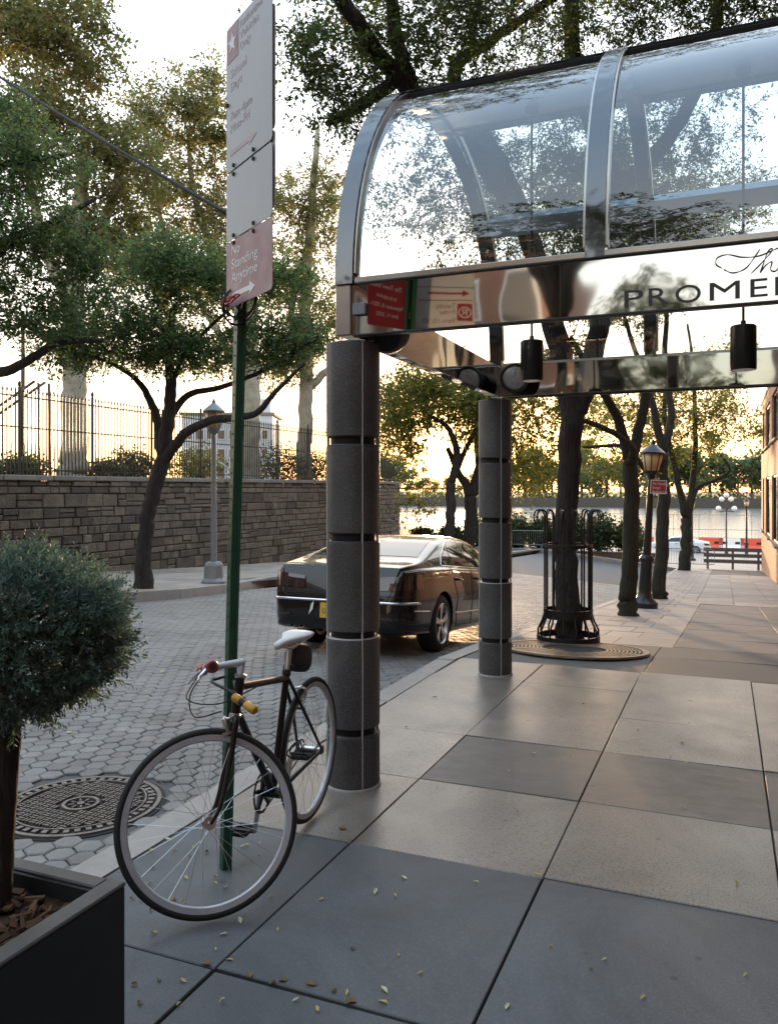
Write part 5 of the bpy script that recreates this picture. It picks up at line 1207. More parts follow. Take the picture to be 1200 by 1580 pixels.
# ================================================================== trees
def tree(name, label, base, limbs, blobs, nclump, lpc, lsize, leaf, bark, clump_r=0.28, group=None, droop=0.0, seed=1, shell=0.42, aspect=0.55, cat='tree', twig=0.005, flat=0.5):
    """limbs: lists of (x, y, z, r) in world space; blobs: (centre, radii) of the crown; twigs grow from the nearest wood to each leaf clump"""
    g = np.random.default_rng(seed); base = Vector(base)
    t = thing(name, label, cat, base, group=group); tm = MB(); nodes, nr = [], []
    for L in limbs:
        q = spline(L, 7); pts = [Vector(p[:3]) for p in q]; rads = [max(float(p[3]), 0.008) for p in q]
        jit = [Vector(g.normal(size=3)) * r_ * 0.10 for r_ in rads]; pts = [p + j for p, j in zip(pts, jit)]
        tm.tube(pts, rads, 12 if rads[0] > 0.07 else 8); nodes += pts[3:]; nr += rads[3:]
    wb(tm, 'trunk', bark, t, True)
    vol = np.array([b[1][0] * b[1][1] * b[1][2] for b in blobs]); pick = g.choice(len(blobs), nclump, p=vol ** 0.8 / (vol ** 0.8).sum())
    dirs = unit(g.normal(size=(nclump, 3))); rad = g.uniform(0, 1, nclump) ** shell
    C = np.array([tuple(b[0]) for b in blobs])[pick] + dirs * rad[:, None] * np.array([tuple(b[1]) for b in blobs])[pick]
    nd = np.array([tuple(p) for p in nodes]); nrr = np.array(nr)
    d0 = np.array([np.min(np.linalg.norm(nd - c, axis=1)) for c in C]); order = np.argsort(d0)
    bm_ = MB(); cap_ = len(nd) + nclump * 2 + 4; ND = np.empty((cap_, 3)); NR = np.empty(cap_); k = len(nd); ND[:k], NR[:k] = nd, nrr; ends, dirv = [], []
    for i in order:
        c = C[i]; dd = ND[:k] - c; dist = np.sqrt((dd * dd).sum(1)) + np.maximum(dd[:, 2], 0) * 0.5
        j = int(np.argmin(dist)); p0 = ND[j]; L_ = np.linalg.norm(c - p0)
        mid = p0 + (c - p0) * 0.5 + g.normal(size=3) * 0.12 * L_ + np.array([0, 0, 0.08 * L_]); r0 = min(NR[j] * 0.7, 0.006 + 0.013 * L_)
        bm_.tube([p0, mid, c], [max(r0, twig), max(r0 * 0.7, twig), twig * 0.6], 4, cap=False)
        ND[k], NR[k] = mid, r0 * 0.7; ND[k + 1], NR[k + 1] = c, r0 * 0.5; k += 2; ends.append(c); dirv.append((c - p0) / max(L_, 1e-6))
    wb(bm_, 'branches', bark, t)['kind'] = 'stuff'
    E, D = np.array(ends), np.array(dirv); nt = 6; m_ = nclump * nt; per = max(2, lpc // nt)
    T0 = np.repeat(E, nt, 0) - np.repeat(D, nt, 0) * (g.uniform(0, 0.9, m_) * clump_r)[:, None]
    TD = unit(np.repeat(D, nt, 0) * 0.55 + g.normal(size=(m_, 3)) * np.array([0.8, 0.8, 0.55]) - np.array([0, 0, droop * 2.0])); TL = clump_r * g.uniform(0.55, 1.25, m_)
    sg = g.uniform(0.2, 1, (m_, 1)); curve = np.array([0, 0, -1.0]) * (TL * (0.12 + droop))[:, None]
    tw_v = np.stack([T0, T0 + TD * (TL * 0.5)[:, None] + curve * 0.2, T0 + TD * TL[:, None] + curve], 1); off_ = unit(np.cross(TD, g.normal(size=(m_, 3))))[:, None, :] * np.array([0.8, 0.6, 0.15])[None, :, None] * twig * 0.7
    V = np.concatenate([tw_v + off_, tw_v - off_], 1).reshape(-1, 3) - np.array(tuple(base)); ix = np.arange(m_)[:, None] * 6; F = np.concatenate([ix + np.array([0, 1, 4, 3]), ix + np.array([1, 2, 5, 4])])
    link('twigs', mesh_np('twigs', V, F, bark), t)['kind'] = 'stuff'
    n = m_ * per; tt = g.uniform(0.12, 1.05, n); rep = lambda a: np.repeat(a, per, 0)
    cs = rep(T0) + rep(TD) * (rep(TL) * tt)[:, None] + rep(curve) * (tt ** 2)[:, None] + g.normal(size=(n, 3)) * lsize * 0.28
    sd0 = unit(np.cross(rep(TD), unit(g.normal(size=(n, 3)) * 0.5 + np.array([0, 0, 1.0])))) * np.where(g.uniform(0, 1, n) < 0.5, 1, -1)[:, None]
    dn = unit(rep(TD) * 0.5 + sd0 * 0.8 + g.normal(size=(n, 3)) * 0.35 - np.array([0, 0, 0.25 + droop])); nm = unit(g.normal(size=(n, 3)) * 0.55 + np.array([0, 0, 1.0]))
    sd = unit(np.cross(nm, dn)); ln = (lsize * g.uniform(0.55, 1.25, n))[:, None]
    w_ = np.cross(sd, dn) * ln * 0.12
    me = quads_mesh('foliage', cs - np.array(tuple(base)), dn * ln, sd * ln * aspect * 0.5, w_, leaf); link('foliage', me, t)['kind'] = 'stuff'; return t
def lim(*pts): return [tuple(p[0]) + (p[1],) for p in pts]
def Q(px, py, d): return P(px, py, d)

# tree inside the guard: trunk rises behind the canopy and spreads over the street
b0 = Vector((TG.x, TG.y, zw(TG.x, TG.y) - 0.05)); dT = 9.62
f1 = Q(882, 650, dT)
limbs = [lim((b0, 0.20), (b0 + Vector((0, 0, 0.35)), 0.145), (Q(873, 800, dT), 0.13), (f1, 0.14), (Q(858, 520, dT - 0.1), 0.135), (Q(820, 380, dT - 0.5), 0.115), (Q(730, 230, dT - 1.2), 0.10), (Q(615, 120, dT - 1.9), 0.085), (Q(540, 20, dT - 2.4), 0.07), (Q(470, -90, dT - 2.6), 0.06)),
         lim((f1, 0.13), (Q(905, 590, dT), 0.125), (Q(932, 470, dT + .1), 0.12), (Q(945, 300, dT + .2), 0.12), (Q(890, 120, dT), 0.10), (Q(880, -40, dT - .2), 0.08)),
         lim((Q(640, 155, dT - 1.7), 0.09), (Q(612, 60, dT - 1.9), 0.07), (Q(600, -40, dT - 2.2), 0.05)),
         lim((Q(820, 380, dT - .5), 0.12), (Q(770, 250, dT), 0.10), (Q(700, 120, dT - .2), 0.08), (Q(760, 60, dT - .2), 0.06), (Q(880, -20, dT - 0.8), 0.04)),
         lim((Q(945, 300, dT + .2), 0.1), (Q(1040, 200, dT + .3), 0.09), (Q(1100, 60, dT + .2), 0.07), (Q(1110, -60, dT), 0.05)),
         lim((Q(615, 120, dT - 1.9), 0.07), (Q(545, 170, dT - 2.0), 0.05), (Q(505, 190, dT - 2.3), 0.03))]
blobs = [(Q(600, 60, 7.6), (1.1, 1.2, 0.8)), (Q(530, 120, 7.2), (0.7, 0.9, 0.55)), (Q(720, 20, 8.2), (1.4, 1.5, 0.8)), (Q(900, 10, 9.2), (1.6, 1.5, 0.9)), (Q(1080, 10, 9.4), (1.6, 1.6, 0.9)), (Q(640, -220, 8.0), (2.2, 2.4, 1.3)), (Q(950, -250, 9.5), (2.8, 2.4, 1.5)), (Q(1190, -60, 9.0), (1.2, 1.3, 1.0)),
         (Q(680, 270, 9.9), (1.0, 1.4, 1.1)), (Q(800, 330, 11.0), (1.5, 1.5, 1.0)), (Q(890, 230, 10.6), (1.6, 1.5, 1.2)), (Q(1030, 260, 11.0), (1.3, 1.5, 1.2)), (Q(1000, 360, 11.5), (1.3, 1.4, 0.6)), (Q(460, 110, 7.0), (0.35, 0.5, 0.3)), (Q(480, 20, 7.2), (0.5, 0.7, 0.4))]
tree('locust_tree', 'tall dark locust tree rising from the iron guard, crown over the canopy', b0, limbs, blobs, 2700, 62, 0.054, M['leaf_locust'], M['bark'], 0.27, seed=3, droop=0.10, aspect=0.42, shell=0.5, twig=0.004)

# two more sidewalk trees and the one past the lamp
def street_tree(px, py, r, fork, tops, blobs, label, seed, leaf='leaf_lime', n=420, lpc=60, ls=0.085, bark='bark_mossy', name='sidewalk_tree', cr=0.36):
    g_ = G(px, py); d = (g_ - Vector((0, 0, CAM_H))).dot(Vector((-_s, _c, 0))); fk_ = Q(fork[0], fork[1], d)
    L = [lim((g_ - Vector((0, 0, 0.06)), r * 1.18), (g_ + Vector((0, 0, 0.4)), r * 1.02), (g_.lerp(fk_, 0.6) + Vector((0.03, 0, 0)), r * 0.92), (fk_, r * 0.9))]
    for tp in tops: L.append(lim((fk_, r * 0.72), *[(Q(a, b, d + e), r * w) for a, b, e, w in tp]))
    B = [(Q(a, b, d + e), (rx * d / FOC, ry * d / FOC * 1.1, rz * d / FOC)) for a, b, e, rx, ry, rz in blobs]
    return tree(name, label, g_, L, B, n, lpc, ls, M[leaf], M[bark], cr, seed=seed, group='trees along the right sidewalk')
street_tree(968, 950, 0.15, (972, 715), [[(950, 640, -0.2, .55), (920, 590, -0.3, .45), (880, 520, -0.5, .3)], [(990, 640, 0.1, .6), (1000, 560, 0.1, .5), (1005, 430, 0.2, .3)], [(975, 690, -.5, .4), (930, 660, -1.2, .3), (870, 640, -2.0, .2)]],
            [(880, 430, 0, 90, 90, 60), (990, 380, 0, 110, 110, 70), (860, 560, -0.6, 60, 60, 35), (930, 300, 0.5, 120, 120, 80)], 'forked mossy sidewalk tree standing just right of the guarded tree', 21)
street_tree(1017, 924, 0.17, (1022, 700), [[(1005, 620, -.2, .5), (985, 560, -.3, .4), (960, 480, -.6, .25)], [(1035, 640, .2, .55), (1025, 560, .3, .45), (1030, 450, .3, .3)], [(1000, 730, -.6, .4), (965, 690, -1.2, .3), (900, 690, -2, .2)]],
            [(960, 470, 0, 80, 80, 50), (1040, 400, 0, 90, 100, 70), (1100, 330, 0, 90, 90, 60), (930, 720, -1, 50, 60, 22)], 'dark sidewalk tree trunk directly behind the black lamp post', 22)
street_tree(1056, 880, 0.30, (1058, 800), [[(1040, 720, -.5, .5), (1025, 640, -1, .4), (1030, 560, -1, .25)], [(1068, 740, .5, .55), (1072, 680, .5, .45), (1068, 560, .5, .3), (1060, 500, 0, .2)], [(1075, 755, .3, .36), (1105, 740, .8, .3), (1125, 725, 1, .22), (1110, 700, 1.2, .16)]],
            [(1080, 600, 0, 85, 90, 65), (1000, 640, 0, 65, 70, 55), (1125, 650, 0, 55, 60, 50), (1130, 560, 0, 45, 50, 50), (1050, 690, 0, 75, 70, 30), (950, 620, 0, 60, 60, 50), (920, 700, 0, 50, 50, 30)], 'yellow-green tree at the street end with a crooked low limb', 23, n=620, lpc=34, ls=0.18, cr=0.8)
# trees at the end of the street in front of the low sun
street_tree(690, 868, 0.21, (696, 745), [[(705, 700, 0, .7), (690, 660, -.4, .5), (660, 640, -1, .3)], [(715, 700, .5, .5), (740, 650, .8, .35)]],
            [(670, 605, 0, 85, 80, 50), (620, 670, 0, 38, 55, 50), (745, 640, 0, 50, 60, 50), (640, 775, 1, 30, 30, 20)], 'slim leaning tree at the street end below the setting sun', 24, n=400, lpc=34, ls=0.18, cr=0.85, bark='bark')
street_tree(722, 868, 0.28, (726, 765), [[(705, 725, 0, .5), (690, 690, 0, .35)], [(738, 720, .3, .6), (735, 660, .3, .4), (745, 600, 0, .3)], [(750, 740, .5, .4), (775, 700, .8, .3)]],
            [(770, 640, 0, 70, 70, 65), (825, 680, 0, 65, 60, 60), (840, 610, 0, 65, 60, 55), (700, 590, 0, 70, 60, 45), (810, 735, 0, 60, 60, 35), (900, 640, 0, 50, 50, 50)], 'thick forked tree at the street end left of the farther column', 25, n=440, lpc=34, ls=0.18, cr=0.85, bark='bark')

# far-sidewalk tree with crooked trunk, in front of the stone wall
g_ = G(222, 908); d = (g_ - Vector((0, 0, CAM_H))).dot(Vector((-_s, _c, 0)))
limbs = [lim((g_ - Vector((0, 0, .05)), 0.20), (Q(222, 860, d), 0.15), (Q(230, 790, d), 0.145), (Q(248, 720, d), 0.15), (Q(258, 660, d), 0.13), (Q(264, 600, d), 0.11), (Q(262, 540, d), 0.08), (Q(268, 470, d), 0.05)),
         lim((Q(250, 715, d), 0.11), (Q(285, 670, d - .3), 0.09), (Q(330, 648, d - .8), 0.075), (Q(390, 640, d - 1.2), 0.06), (Q(425, 605, d - 1.4), 0.045), (Q(470, 560, d - 1.5), 0.03)),
         lim((Q(247, 690, d), 0.10), (Q(240, 640, d + .3), 0.085), (Q(215, 590, d + .5), 0.06), (Q(170, 560, d + .4), 0.04), (Q(110, 540, d), 0.03)),
         lim((Q(260, 650, d), 0.08), (Q(290, 610, d + .2), 0.065), (Q(350, 595, d), 0.05), (Q(430, 560, d - .5), 0.035), (Q(490, 520, d - .6), 0.025)),
         lim((Q(262, 600, d), 0.06), (Q(290, 540, d), 0.045), (Q(350, 480, d), 0.03))]
bl = lambda a, b, e, rx, ry, rz, d_: (Q(a, b, d_ + e), (rx * d_ / FOC, ry * d_ / FOC, rz * d_ / FOC))
blobs = [bl(200, 500, 0, 130, 120, 65, d), (bl(330, 430, 0, 110, 110, 60, d)), bl(430, 520, -.5, 85, 90, 55, d), bl(300, 540, 0, 120, 110, 40, d), bl(120, 540, .3, 80, 90, 40, d), bl(250, 400, 0, 90, 90, 45, d), bl(440, 430, 0, 60, 80, 40, d)]
tree('pear_tree', 'dark green tree with crooked leaning trunk before the stone wall', g_, limbs, blobs, 1450, 34, 0.085, M['leaf_dark'], M['bark'], 0.34, seed=31, shell=0.5)
# its neighbour, whose trunk stands outside the left edge and whose dark boughs reach in
n0 = Vector((-12.2, 9.0, zw(-12.2, 9.0))); dN = 13.2
limbs = [lim((n0, 0.24), (n0 + Vector((0, 0, 1.2)), 0.2), (n0 + Vector((0.05, .1, 2.6)), 0.19), (n0 + Vector((.1, .2, 4.2)), 0.14), (n0 + Vector((0, .3, 6.0)), 0.08)),
         lim((n0 + Vector((.05, .1, 2.4)), 0.12), (Q(-60, 590, dN), 0.10), (Q(20, 570, dN), 0.08), (Q(90, 530, dN), 0.06), (Q(160, 525, dN), 0.04)),
         lim((n0 + Vector((.05, .1, 3.0)), 0.12), (Q(-40, 440, dN), 0.10), (Q(20, 370, dN), 0.075), (Q(80, 345, dN), 0.055), (Q(150, 305, dN), 0.03)),
         lim((n0 + Vector((.05, .1, 3.6)), 0.10), (Q(-30, 290, dN), 0.07), (Q(40, 250, dN), 0.05), (Q(100, 240, dN), 0.035))]
blobs = [bl(50, 480, 0, 120, 110, 60, dN), bl(60, 370, 0, 120, 110, 60, dN), bl(40, 250, 0, 110, 110, 55, dN), bl(130, 420, 0, 70, 80, 60, dN), bl(-80, 330, 0, 160, 150, 160, dN), bl(10, 170, 0, 70, 80, 40, dN)]
tree('pear_tree', 'dark green tree whose black boughs reach in from the left edge', n0, limbs, blobs, 1200, 34, 0.078, M['leaf_dark'], M['bark'], 0.30, seed=32, shell=0.5)
# plane trees in the park behind the fence
def plane(px, dd, r, label, blobs, seed, tops, n=900):
    p = P(px, 735, dd); p.z = 1.70
    L = [lim((p, r * 1.15), (Q(px, 700, dd), r), (Q(px + 2, 600, dd), r * 0.9), (Q(px, 480, dd), r * 0.8), (Q(px + 8, 360, dd), r * 0.6), (Q(px + 20, 200, dd), r * 0.35))]
    for tp in tops: L.append(lim(*[(Q(a, b, dd + e), r * w) for a, b, e, w in tp]))
    tree('plane_tree', label, p, L, [bl(*b, dd) for b in blobs], int(n * 1.3), 34, 0.15, M['leaf_plane'], M['bark_plane'], 0.5, seed=seed, group='plane trees behind the fence', shell=0.55)
plane(113, 23.0, 0.37, 'plane tree with thick pale trunk behind the fence at left', [(100, 60, 0, 110, 110, 75), (60, 180, 0, 120, 110, 80), (180, 240, 0, 90, 100, 80), (150, 360, 1, 110, 110, 60), (20, 30, 0, 90, 90, 60), (90, -60, 0, 90, 90, 60)], 41,
      [[(113, 480, 0, .6), (70, 380, 0, .4), (40, 250, 0, .25)], [(116, 420, 0, .5), (170, 320, .3, .35), (200, 180, .3, .2)]], 950)
plane(386, 30.0, 0.36, 'plane tree behind the fence, trunk hidden by the green sign post', [(300, 170, 0, 80, 80, 70), (260, 290, 0, 90, 90, 70), (340, 330, 0, 80, 80, 60), (230, 180, 0, 60, 70, 70), (290, 400, 0, 100, 100, 60), (335, 220, 0, 55, 60, 80), (330, 120, 0, 30, 40, 40), (215, 400, 0, 80, 80, 60)], 42,
      [[(386, 520, 0, .6), (340, 420, 0, .45), (300, 300, 0, .3), (290, 200, 0, .2)], [(386, 600, 0, .5), (330, 500, 0, .35), (260, 380, 0, .25), (225, 200, 0, .12)]], 900)
plane(470, 34.0, 0.32, 'plane tree with golden crown behind the fence, left of the canopy', [(475, 330, 0, 75, 80, 75), (455, 430, 0, 85, 90, 70), (510, 500, 0, 70, 80, 60), (505, 280, 0, 40, 50, 45), (570, 640, 0, 60, 70, 60), (620, 610, 1, 55, 60, 50), (430, 560, 0, 75, 75, 50), (420, 300, 0, 40, 50, 50)], 43,
      [[(470, 560, 0, .6), (450, 470, 0, .4), (480, 360, 0, .25)], [(472, 600, 0, .6), (530, 560, 0, .4), (590, 600, 0, .25)]], 820)

# ================================================================== background, street end and far shore
FW = Vector((-_s, _c, 0)); RT = Vector((_c, _s, 0))
def depth_of(p): return (Vector(p) - Vector((0, 0, CAM_H))).dot(FW)
def shrub(name, label, base, rx, rz, n, lsize, leaf, seed, group=None, cat='shrub', up=0.0):
    g = np.random.default_rng(seed); t = thing(name, label, cat, base, group=group)
    d_ = unit(g.normal(size=(n, 3))); r_ = g.uniform(0, 1, n) ** 0.4
    lump = 1 + 0.22 * np.sin(d_[:, 0] * 5 + seed) * np.sin(d_[:, 1] * 6 + d_[:, 2] * 4) + 0.12 * g.normal(size=n)
    c = d_ * (r_ * lump)[:, None] * np.array([rx, rx, rz]) + np.array([0, 0, rz * 0.95 + up]); c = c[c[:, 2] > 0.03]; n = len(c)
    dn = unit(g.normal(size=(n, 3))); nm = unit(g.normal(size=(n, 3)) + np.array([0, 0, 0.8])); sd = unit(np.cross(nm, dn)); ln = (lsize * g.uniform(0.6, 1.3, n))[:, None]
    link('foliage', quads_mesh('foliage', c, dn * ln, sd * ln * 0.28, np.cross(sd, dn) * ln * 0.1, leaf), t)
    mb = MB()
    for k in range(7):
        a = k * 0.9 + seed; mb.tube([(0.05 * math.cos(a), 0.05 * math.sin(a), 0), (rx * 0.35 * math.cos(a), rx * 0.35 * math.sin(a), rz * 0.9 + up), (rx * 0.6 * math.cos(a), rx * 0.6 * math.sin(a), rz * 1.5 + up)], [0.03, 0.018, 0.006], 5)
    mb.build('stems', M['bark'], t); return t
# hedge bed at the street end
bed_y = 50.2
bd_ = thing('brick_planter_bed', 'long low dark brick planter bed closing the street end', 'planter', (-11.3, bed_y, fall(bed_y)))
for sx_, sy_, lx, ly in ((0, -0.55, 15.6, 0.2), (0, 0.55, 15.6, 0.2), (-7.7, 0, 0.2, 0.898), (7.7, 0, 0.2, 0.898)): MB().bevbox((sx_, sy_, 0.36), (lx, ly, 0.75), 0.01).build('side_wall', M['planter_brick'], bd_)
for i in range(9): MB().bevbox((-6.93 + i * 1.7325, -0.55, 0.775), (1.72, 0.28, 0.07), 0.01).build('coping', M['capstone'], bd_)
MB().box((0, 0, 0.62), (15.2, 0.89, 0.1)).build('soil', M['soil'], bd_)
hedge_ = ((652, 0.9, 0.7, 'leftmost bush in the end planter, right of the stone wall end'), (695, 1.0, 0.8, 'round green bush in the end planter below the leaning tree'), (742, 1.1, 1.1, 'bushy shrub in the end planter beside the thick forked tree'), (795, 1.0, 1.2, 'tall loose shrub in the end planter right of the farther column'), (835, 0.9, 1.1, 'dense dark shrub in the end planter left of the tree guard'), (880, 1.0, 1.2, 'leafy shrub in the end planter seen through the tree guard'), (925, 1.1, 1.2, 'spreading shrub in the end planter right of the tree guard'), (970, 0.9, 1.1, 'shrub in the end planter behind the forked mossy tree'))
for i, (px, w, h_, lb) in enumerate(hedge_):
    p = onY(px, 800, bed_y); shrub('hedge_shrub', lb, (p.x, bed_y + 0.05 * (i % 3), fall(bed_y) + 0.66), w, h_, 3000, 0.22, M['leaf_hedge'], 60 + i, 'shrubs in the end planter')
# crowd barriers, timber rail
def crowd_barrier(loc, rz, L_, label):
    t = thing('crowd_barrier', label, 'barrier', loc, rz, group='steel crowd barriers at the street end')
    MB().tube([(-L_ / 2, 0, 0.25), (-L_ / 2, 0, 1.0), (-L_ / 2 + 0.1, 0, 1.1), (L_ / 2 - 0.1, 0, 1.1), (L_ / 2, 0, 1.0), (L_ / 2, 0, 0.25)], 0.02, 8, closed=True).build('frame', M['galv'], t, True)
    pm = MB().tube([(0, 0, 0.25), (0, 0, 1.09)], 0.009, 5).mesh('bar', M['galv'])
    k = -L_ / 2 + 0.13
    while k < L_ / 2 - 0.08: o = link('bar', pm, t); o.location = (k, 0, 0); k += 0.13
    for s in (-0.38, 0.38): MB().tube([(s * L_, -0.28, 0.02), (s * L_, -0.2, 0.03), (s * L_, 0, 0.26), (s * L_, 0.2, 0.03), (s * L_, 0.28, 0.02)], 0.016, 6).build('foot', M['galv'], t)
crowd_barrier((-11.2, 48.9, zw(-11.2, 48.9)), 0.0, 2.5, 'grey steel crowd barrier just right of the farther column')
crowd_barrier((-2.0, 48.6, fall(48.6)), 0.05, 2.9, 'grey steel crowd barrier behind the crooked-limbed tree')
rl_ = thing('timber_rail', 'weathered timber rail barrier closing the sidewalk end by the brick building', 'barrier', (0.5, 48.9, fall(48.9)))
for z in (0.45, 0.78, 1.1): MB().bevbox((0, 0, z), (3.2, 0.06, 0.2), 0.01).build('plank', M['timber'], rl_)
for x in (-1.4, -0.1, 1.2): MB().bevbox((x, 0.091, 0.6), (0.12, 0.12, 1.2), 0.01).build('post', M['timber'], rl_)
# plastic road barriers along the highway
def road_barrier(x, y, rz, m, label):
    t = thing('road_barrier', label, 'barrier', (x, y, -3.42 + 0.02), rz, group='red and white plastic road barriers')
    MB().prism([(-0.3, 0), (0.3, 0), (0.3, 0.14), (0.14, 0.42), (0.09, 1.0), (-0.09, 1.0), (-0.14, 0.42), (-0.3, 0.14)], (-0.95, 0, 0), (0, 1, 0), UP, (1, 0, 0), 1.9).build('shell', m, t)
    for xx in (-0.5, 0.45): MB().bevbox((xx, -0.125, 0.62), (0.36, 0.05, 0.2), 0.01).build('slot', M['black_matte'], t)
rb = [(634, 'orange_red', 'red road barrier right at the end of the stone wall'), (668, 'white_paint', 'white road barrier between the wall end and the leaning tree'), (707, 'orange_red', 'red road barrier behind the thick forked tree'), (742, 'white_paint', 'white road barrier hidden mostly by the farther column'), (905, 'orange_red', 'red road barrier seen just right of the tree guard'), (935, 'white_paint', 'white road barrier left of the forked mossy tree'), (990, 'orange_red', 'red road barrier behind the lamp post'),
      (1096, 'orange_red', 'red road barrier left of the white one by the brick building'), (1128, 'white_paint', 'white road barrier with two dark slots near the brick building'), (1161, 'orange_red', 'red road barrier touching the brick building edge')]
for px, m, lb in rb: p = onY(px, 800, 73.0); road_barrier(p.x, 73.0, 0, M[m], lb)
# pale car passing on the highway
wc_ = copy_tree(car, None, 'pale silver car on the highway behind the crooked-limbed tree')
p = onY(1046, 800, 68.0); wc_.location = (p.x + 1.3, 68.0, -3.42); wc_.rotation_euler = (0, 0, R(180))
for ch in wc_.children:
    if ch.name.startswith('body'): ch.data = ch.data.copy(); ch.data.materials.clear(); ch.data.materials.append(M['car_white'])
# distant lamp posts
for px, yy, s, lb in ((698, 56, 0.9, 'small black lamp post between the two trees below the sun'), (1067, 58, 0.9, 'distant lamp post right beside the crooked-limbed tree'), (1151, 64, 0.9, 'slim distant lamp post nearest the brick building')):
    p = onY(px, 800, yy); lamp_post((p.x, yy, fall(yy)), 4.1 if px != 1151 else 4.3, lb, 'cast', s, 10, 'distant black lamp posts')
p = onY(1120, 800, 66); gl = thing('globe_lamp', 'distant lamp with a cluster of white globes on one post', 'lamp post', (p.x, 66, fall(66)))
MB().lathe([(0.14, 0), (0.14, 0.3), (0.06, 0.5), (0.045, 3.9)], n=10).build('shaft', M['iron_rusty'], gl, 40)
for x, z in ((-0.55, 3.5), (0.55, 3.5), (-0.32, 4.2), (0.32, 4.2), (0, 4.5)):
    MB().tube([(0, 0, 3.3), (x, 0, z - 0.25), (x, 0, z - 0.1)], 0.03, 6).build('arm', M['iron_rusty'], gl)
    MB().lathe([(0.001, -0.2), (0.14, -0.14), (0.2, 0), (0.14, 0.14), (0.001, 0.2)], (x, 0, z), 14).build('globe', M['white_paint'], gl, True)
# railing on the quay
qr = thing('quay_railing', 'thin tall metal railing along the river edge', 'fence', (0, 86.4, -3.4))
x = -60.0
pm = MB().tube([(0, 0, 0), (0, 0, 2.6)], 0.03, 5).mesh('post', M['galv'])
while x < 22: o = link('post', pm, qr); o.location = (x, 0, 0); x += 2.4
for z in (0.3, 1.1, 2.55): MB().box((-19, 0.04, z), (82, 0.04, 0.05)).build('rail', M['galv'], qr)
mb = MB(); x = -60.0
while x < 22: mb.box((x, 0.0, 0.7), (0.02, 0.02, 0.8)); x += 0.3
mb.build('balusters', M['galv'], qr)['kind'] = 'stuff'
# far shore trees
ft = None; fr_ng = random.Random(8)
def far_tree(i):
    g = np.random.default_rng(200 + i); t = thing('shore_tree', 'x', 'tree', (0, 0, 0), group='trees on the far shore')
    MB().tube([(0, 0, -0.5), (0.2, 0, 4), (0, 0.2, 8)], [0.5, 0.4, 0.2], 6).build('trunk', M['bark'], t)
    n = 1500; bl_ = g.normal(size=(9, 3)) * np.array([2.6, 2.6, 2.4]) + np.array([0, 0, 9.5]); k = g.integers(0, 9, n)
    c = bl_[k] + unit(g.normal(size=(n, 3))) * (g.uniform(0, 1, n) ** 0.4 * 2.9)[:, None]; dn = unit(g.normal(size=(n, 3))); sd = unit(np.cross(dn, g.normal(size=(n, 3))))
    link('foliage', quads_mesh('foliage', c, dn * 1.0, sd * 0.36, sd * 0, M['leaf_far']), t); return t
protos = [far_tree(i) for i in range(4)]; k = 0; px = -60
where = 'far shore tree, number %d counted from the left along the river bank'
words_ = 'first second third fourth fifth sixth seventh eighth ninth tenth eleventh twelfth thirteenth fourteenth fifteenth sixteenth seventeenth eighteenth nineteenth twentieth twenty-first twenty-second twenty-third twenty-fourth twenty-fifth twenty-sixth twenty-seventh twenty-eighth twenty-ninth thirtieth thirty-first thirty-second thirty-third'.split() + ['%dth' % k for k in range(34, 70)]
places = []
px = 560
while px < 1260: places.append(px); px += fr_ng.uniform(18, 28)
for i, px in enumerate(places):
    o = protos[i] if i < 4 else copy_tree(protos[i % 4]); yy = 329 + fr_ng.uniform(2, 20); p = onY(px, 740, yy); s = fr_ng.uniform(1.0, 1.6) * (0.5 if 610 < px < 770 else 1.0)
    o.location = (p.x, yy, -2.5); o.rotation_euler = (0, 0, fr_ng.uniform(0, 6)); o.scale = (s, s, s * fr_ng.uniform(0.9, 1.1))
    o['label'] = '%s tree from the left in the far shore row beyond the river' % words_[i]
sh = MB(); g = np.random.default_rng(77); n = 9000
c = np.stack([g.uniform(-560, 90, n), g.uniform(327, 331, n), -2.4 + np.abs(g.normal(size=n)) * 1.6], 1); dn = unit(g.normal(size=(n, 3))); sd = unit(np.cross(dn, g.normal(size=(n, 3))))
tag(link('shore_undergrowth', quads_mesh('shore_undergrowth', c, dn * 1.4, sd * 0.6, sd * 0, M['leaf_far'])), 'band of pale green undergrowth along the far river bank', 'undergrowth', kind='stuff')
# pale building beyond the park
pb = P(360, 757, 130.0); pbz = -3.4
bb = thing('pale_building', 'pale blue-grey building beyond the park behind the fence', 'building', (pb.x, pb.y, pbz), YAW)
Wd, Hh = 14.0, 1.56 - pbz + 112 * 130 / FOC
MB().box((0, 0, Hh / 2), (Wd, 10, Hh)).build('wall', M['house_pale'], bb); MB().box((0, 0, Hh + 0.2), (Wd + 0.6, 10.6, 0.4)).build('roof', M['capstone'], bb); MB().box((Wd / 2 - 2.2, 0, Hh + 1.6), (3.0, 5, 2.4)).build('roof_house', M['house_pale'], bb)
for f_ in range(5):
    for q in range(8):
        wo = MB().box((-Wd / 2 + 1.1 + q * 1.68, -5.0, 2.0 + f_ * 2.9), (1.1, 0.12, 1.5)).build('window', M['white_paint'], bb); MB().box((-Wd / 2 + 1.1 + q * 1.68, -5.065, 2.0 + f_ * 2.9), (0.9, 0.03, 1.3)).build('pane', M['pane'], wo)
